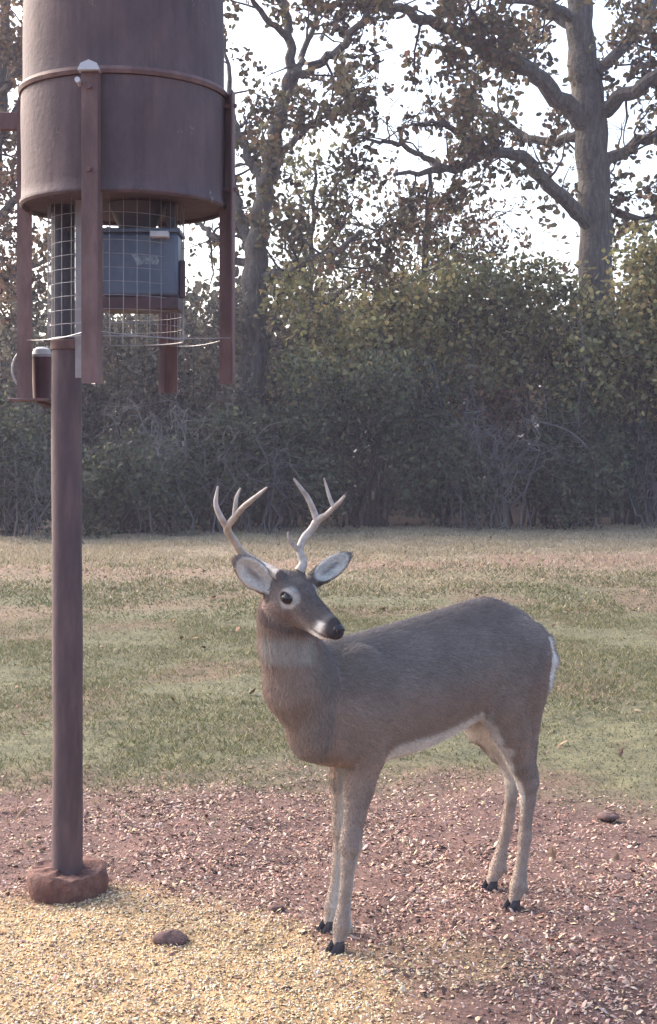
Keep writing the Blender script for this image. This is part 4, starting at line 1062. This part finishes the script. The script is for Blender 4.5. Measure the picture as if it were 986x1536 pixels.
# antlers: main beams with tines
ant_m = patchy('antler', [(0.3, (0.22, 0.18, 0.15)), (0.5, (0.38, 0.33, 0.29)), (0.72, (0.55, 0.50, 0.46))], 22, 0.55, 0.5, 130, 0.003)
def horn(name, pts, parent):
    q = smooth_path([tuple(D(px, py, t)) + (r,) for px, py, t, r in pts], 6)
    return MB().tube(q[:, :3], q[:, 3], 10).build(name, ant_m, parent)
b0 = HD(-0.040, 0.044, 0.046); b1 = HD(-0.044, -0.037, 0.052)
def pxof(p, r):
    wx = DO[0] + DF[0] * p[0] + DL[0] * p[1]; wy = DO[1] + DF[1] * p[0] + DL[1] * p[1]
    return (PXC + wx / wy * FPX, PYH - (p[2] - CAMH) / wy * FPX, wy, r)
R0 = pxof(b0, 0.0165); L0 = pxof(b1, 0.0165)
right = horn('antler', [R0, (402, 849, R0[2] + 0.055, 0.0145), (382, 838, R0[2] + 0.085, 0.0135), (364, 826, R0[2] + 0.085, 0.0125), (351, 807, R0[2] + 0.05, 0.0120), (341, 789, R0[2] - 0.00, 0.0120),
                        (349, 776, R0[2] - 0.035, 0.0105), (365, 757, R0[2] - 0.08, 0.0088), (383, 742, R0[2] - 0.105, 0.0070), (401, 727, R0[2] - 0.125, 0.0035)], deer)
horn('tine', [(341, 788, R0[2] - 0.00, 0.0105), (331, 771, R0[2] - 0.03, 0.0095), (324, 752, R0[2] - 0.035, 0.0075), (327, 725, R0[2] - 0.04, 0.003)], right)
horn('tine', [(352, 771, R0[2] - 0.052, 0.008), (353, 757, R0[2] - 0.058, 0.007), (355, 742, R0[2] - 0.062, 0.0055), (361, 728, R0[2] - 0.066, 0.0025)], right)
left = horn('antler', [L0, (455, 840, L0[2] + 0.01, 0.014), (450, 822, L0[2] + 0.02, 0.0125), (456, 804, L0[2] + 0.035, 0.0120), (468, 790, L0[2] + 0.045, 0.0120), (477, 776, L0[2] + 0.04, 0.0125),
                       (489, 769, L0[2] + 0.02, 0.0090), (502, 756, L0[2] - 0.005, 0.0075), (510, 749, L0[2] - 0.02, 0.0065), (517, 740, L0[2] - 0.03, 0.0040)], deer)
horn('tine', [(476, 778, L0[2] + 0.04, 0.0115), (470, 761, L0[2] + 0.04, 0.0100), (462, 743, L0[2] + 0.035, 0.0085), (451, 728, L0[2] + 0.03, 0.0065), (441, 714, L0[2] + 0.025, 0.003)], left)
horn('tine', [(501, 757, L0[2] - 0.004, 0.007), (496, 746, L0[2] - 0.004, 0.0062), (491, 730, L0[2] - 0.006, 0.005), (486, 713, L0[2] - 0.008, 0.0025)], left)
horn('tine', [(450, 824, L0[2] + 0.018, 0.010), (442, 815, L0[2] + 0.010, 0.008), (435, 806, L0[2] + 0.002, 0.006), (432, 794, L0[2] - 0.004, 0.0025)], left)

# ------------------------------------------------------------------ haze volume added in place of veiling glare, one closed box round the place
hz = bpy.data.materials.new('haze'); hz.use_nodes = True; n = hz.node_tree; n.nodes.remove(n.nodes['Principled BSDF'])
pv = n.nodes.new('ShaderNodeVolumePrincipled'); pv.inputs['Color'].default_value = (0.86, 0.80, 1.0, 1); pv.inputs['Density'].default_value = 0.0014; pv.inputs['Anisotropy'].default_value = 0.1
n.links.new(pv.outputs[0], n.nodes['Material Output'].inputs['Volume'])
x0, x1, y0, y1 = gx[0] - 20, gx[-1] + 20, gy[0] - 20, gy[-1] + 20
V = np.array([(x, y, z) for x in (x0, x1) for y in (y0, y1) for z in (-1.3, 17.0)])
mesh_obj('haze', V, [[0, 1, 3, 2], [4, 6, 7, 5], [0, 4, 5, 1], [2, 3, 7, 6], [0, 2, 6, 4], [1, 5, 7, 3]], hz, smooth=False, kind='stuff', label='thin pale haze added over field and wood for veiling glare', cat='haze')
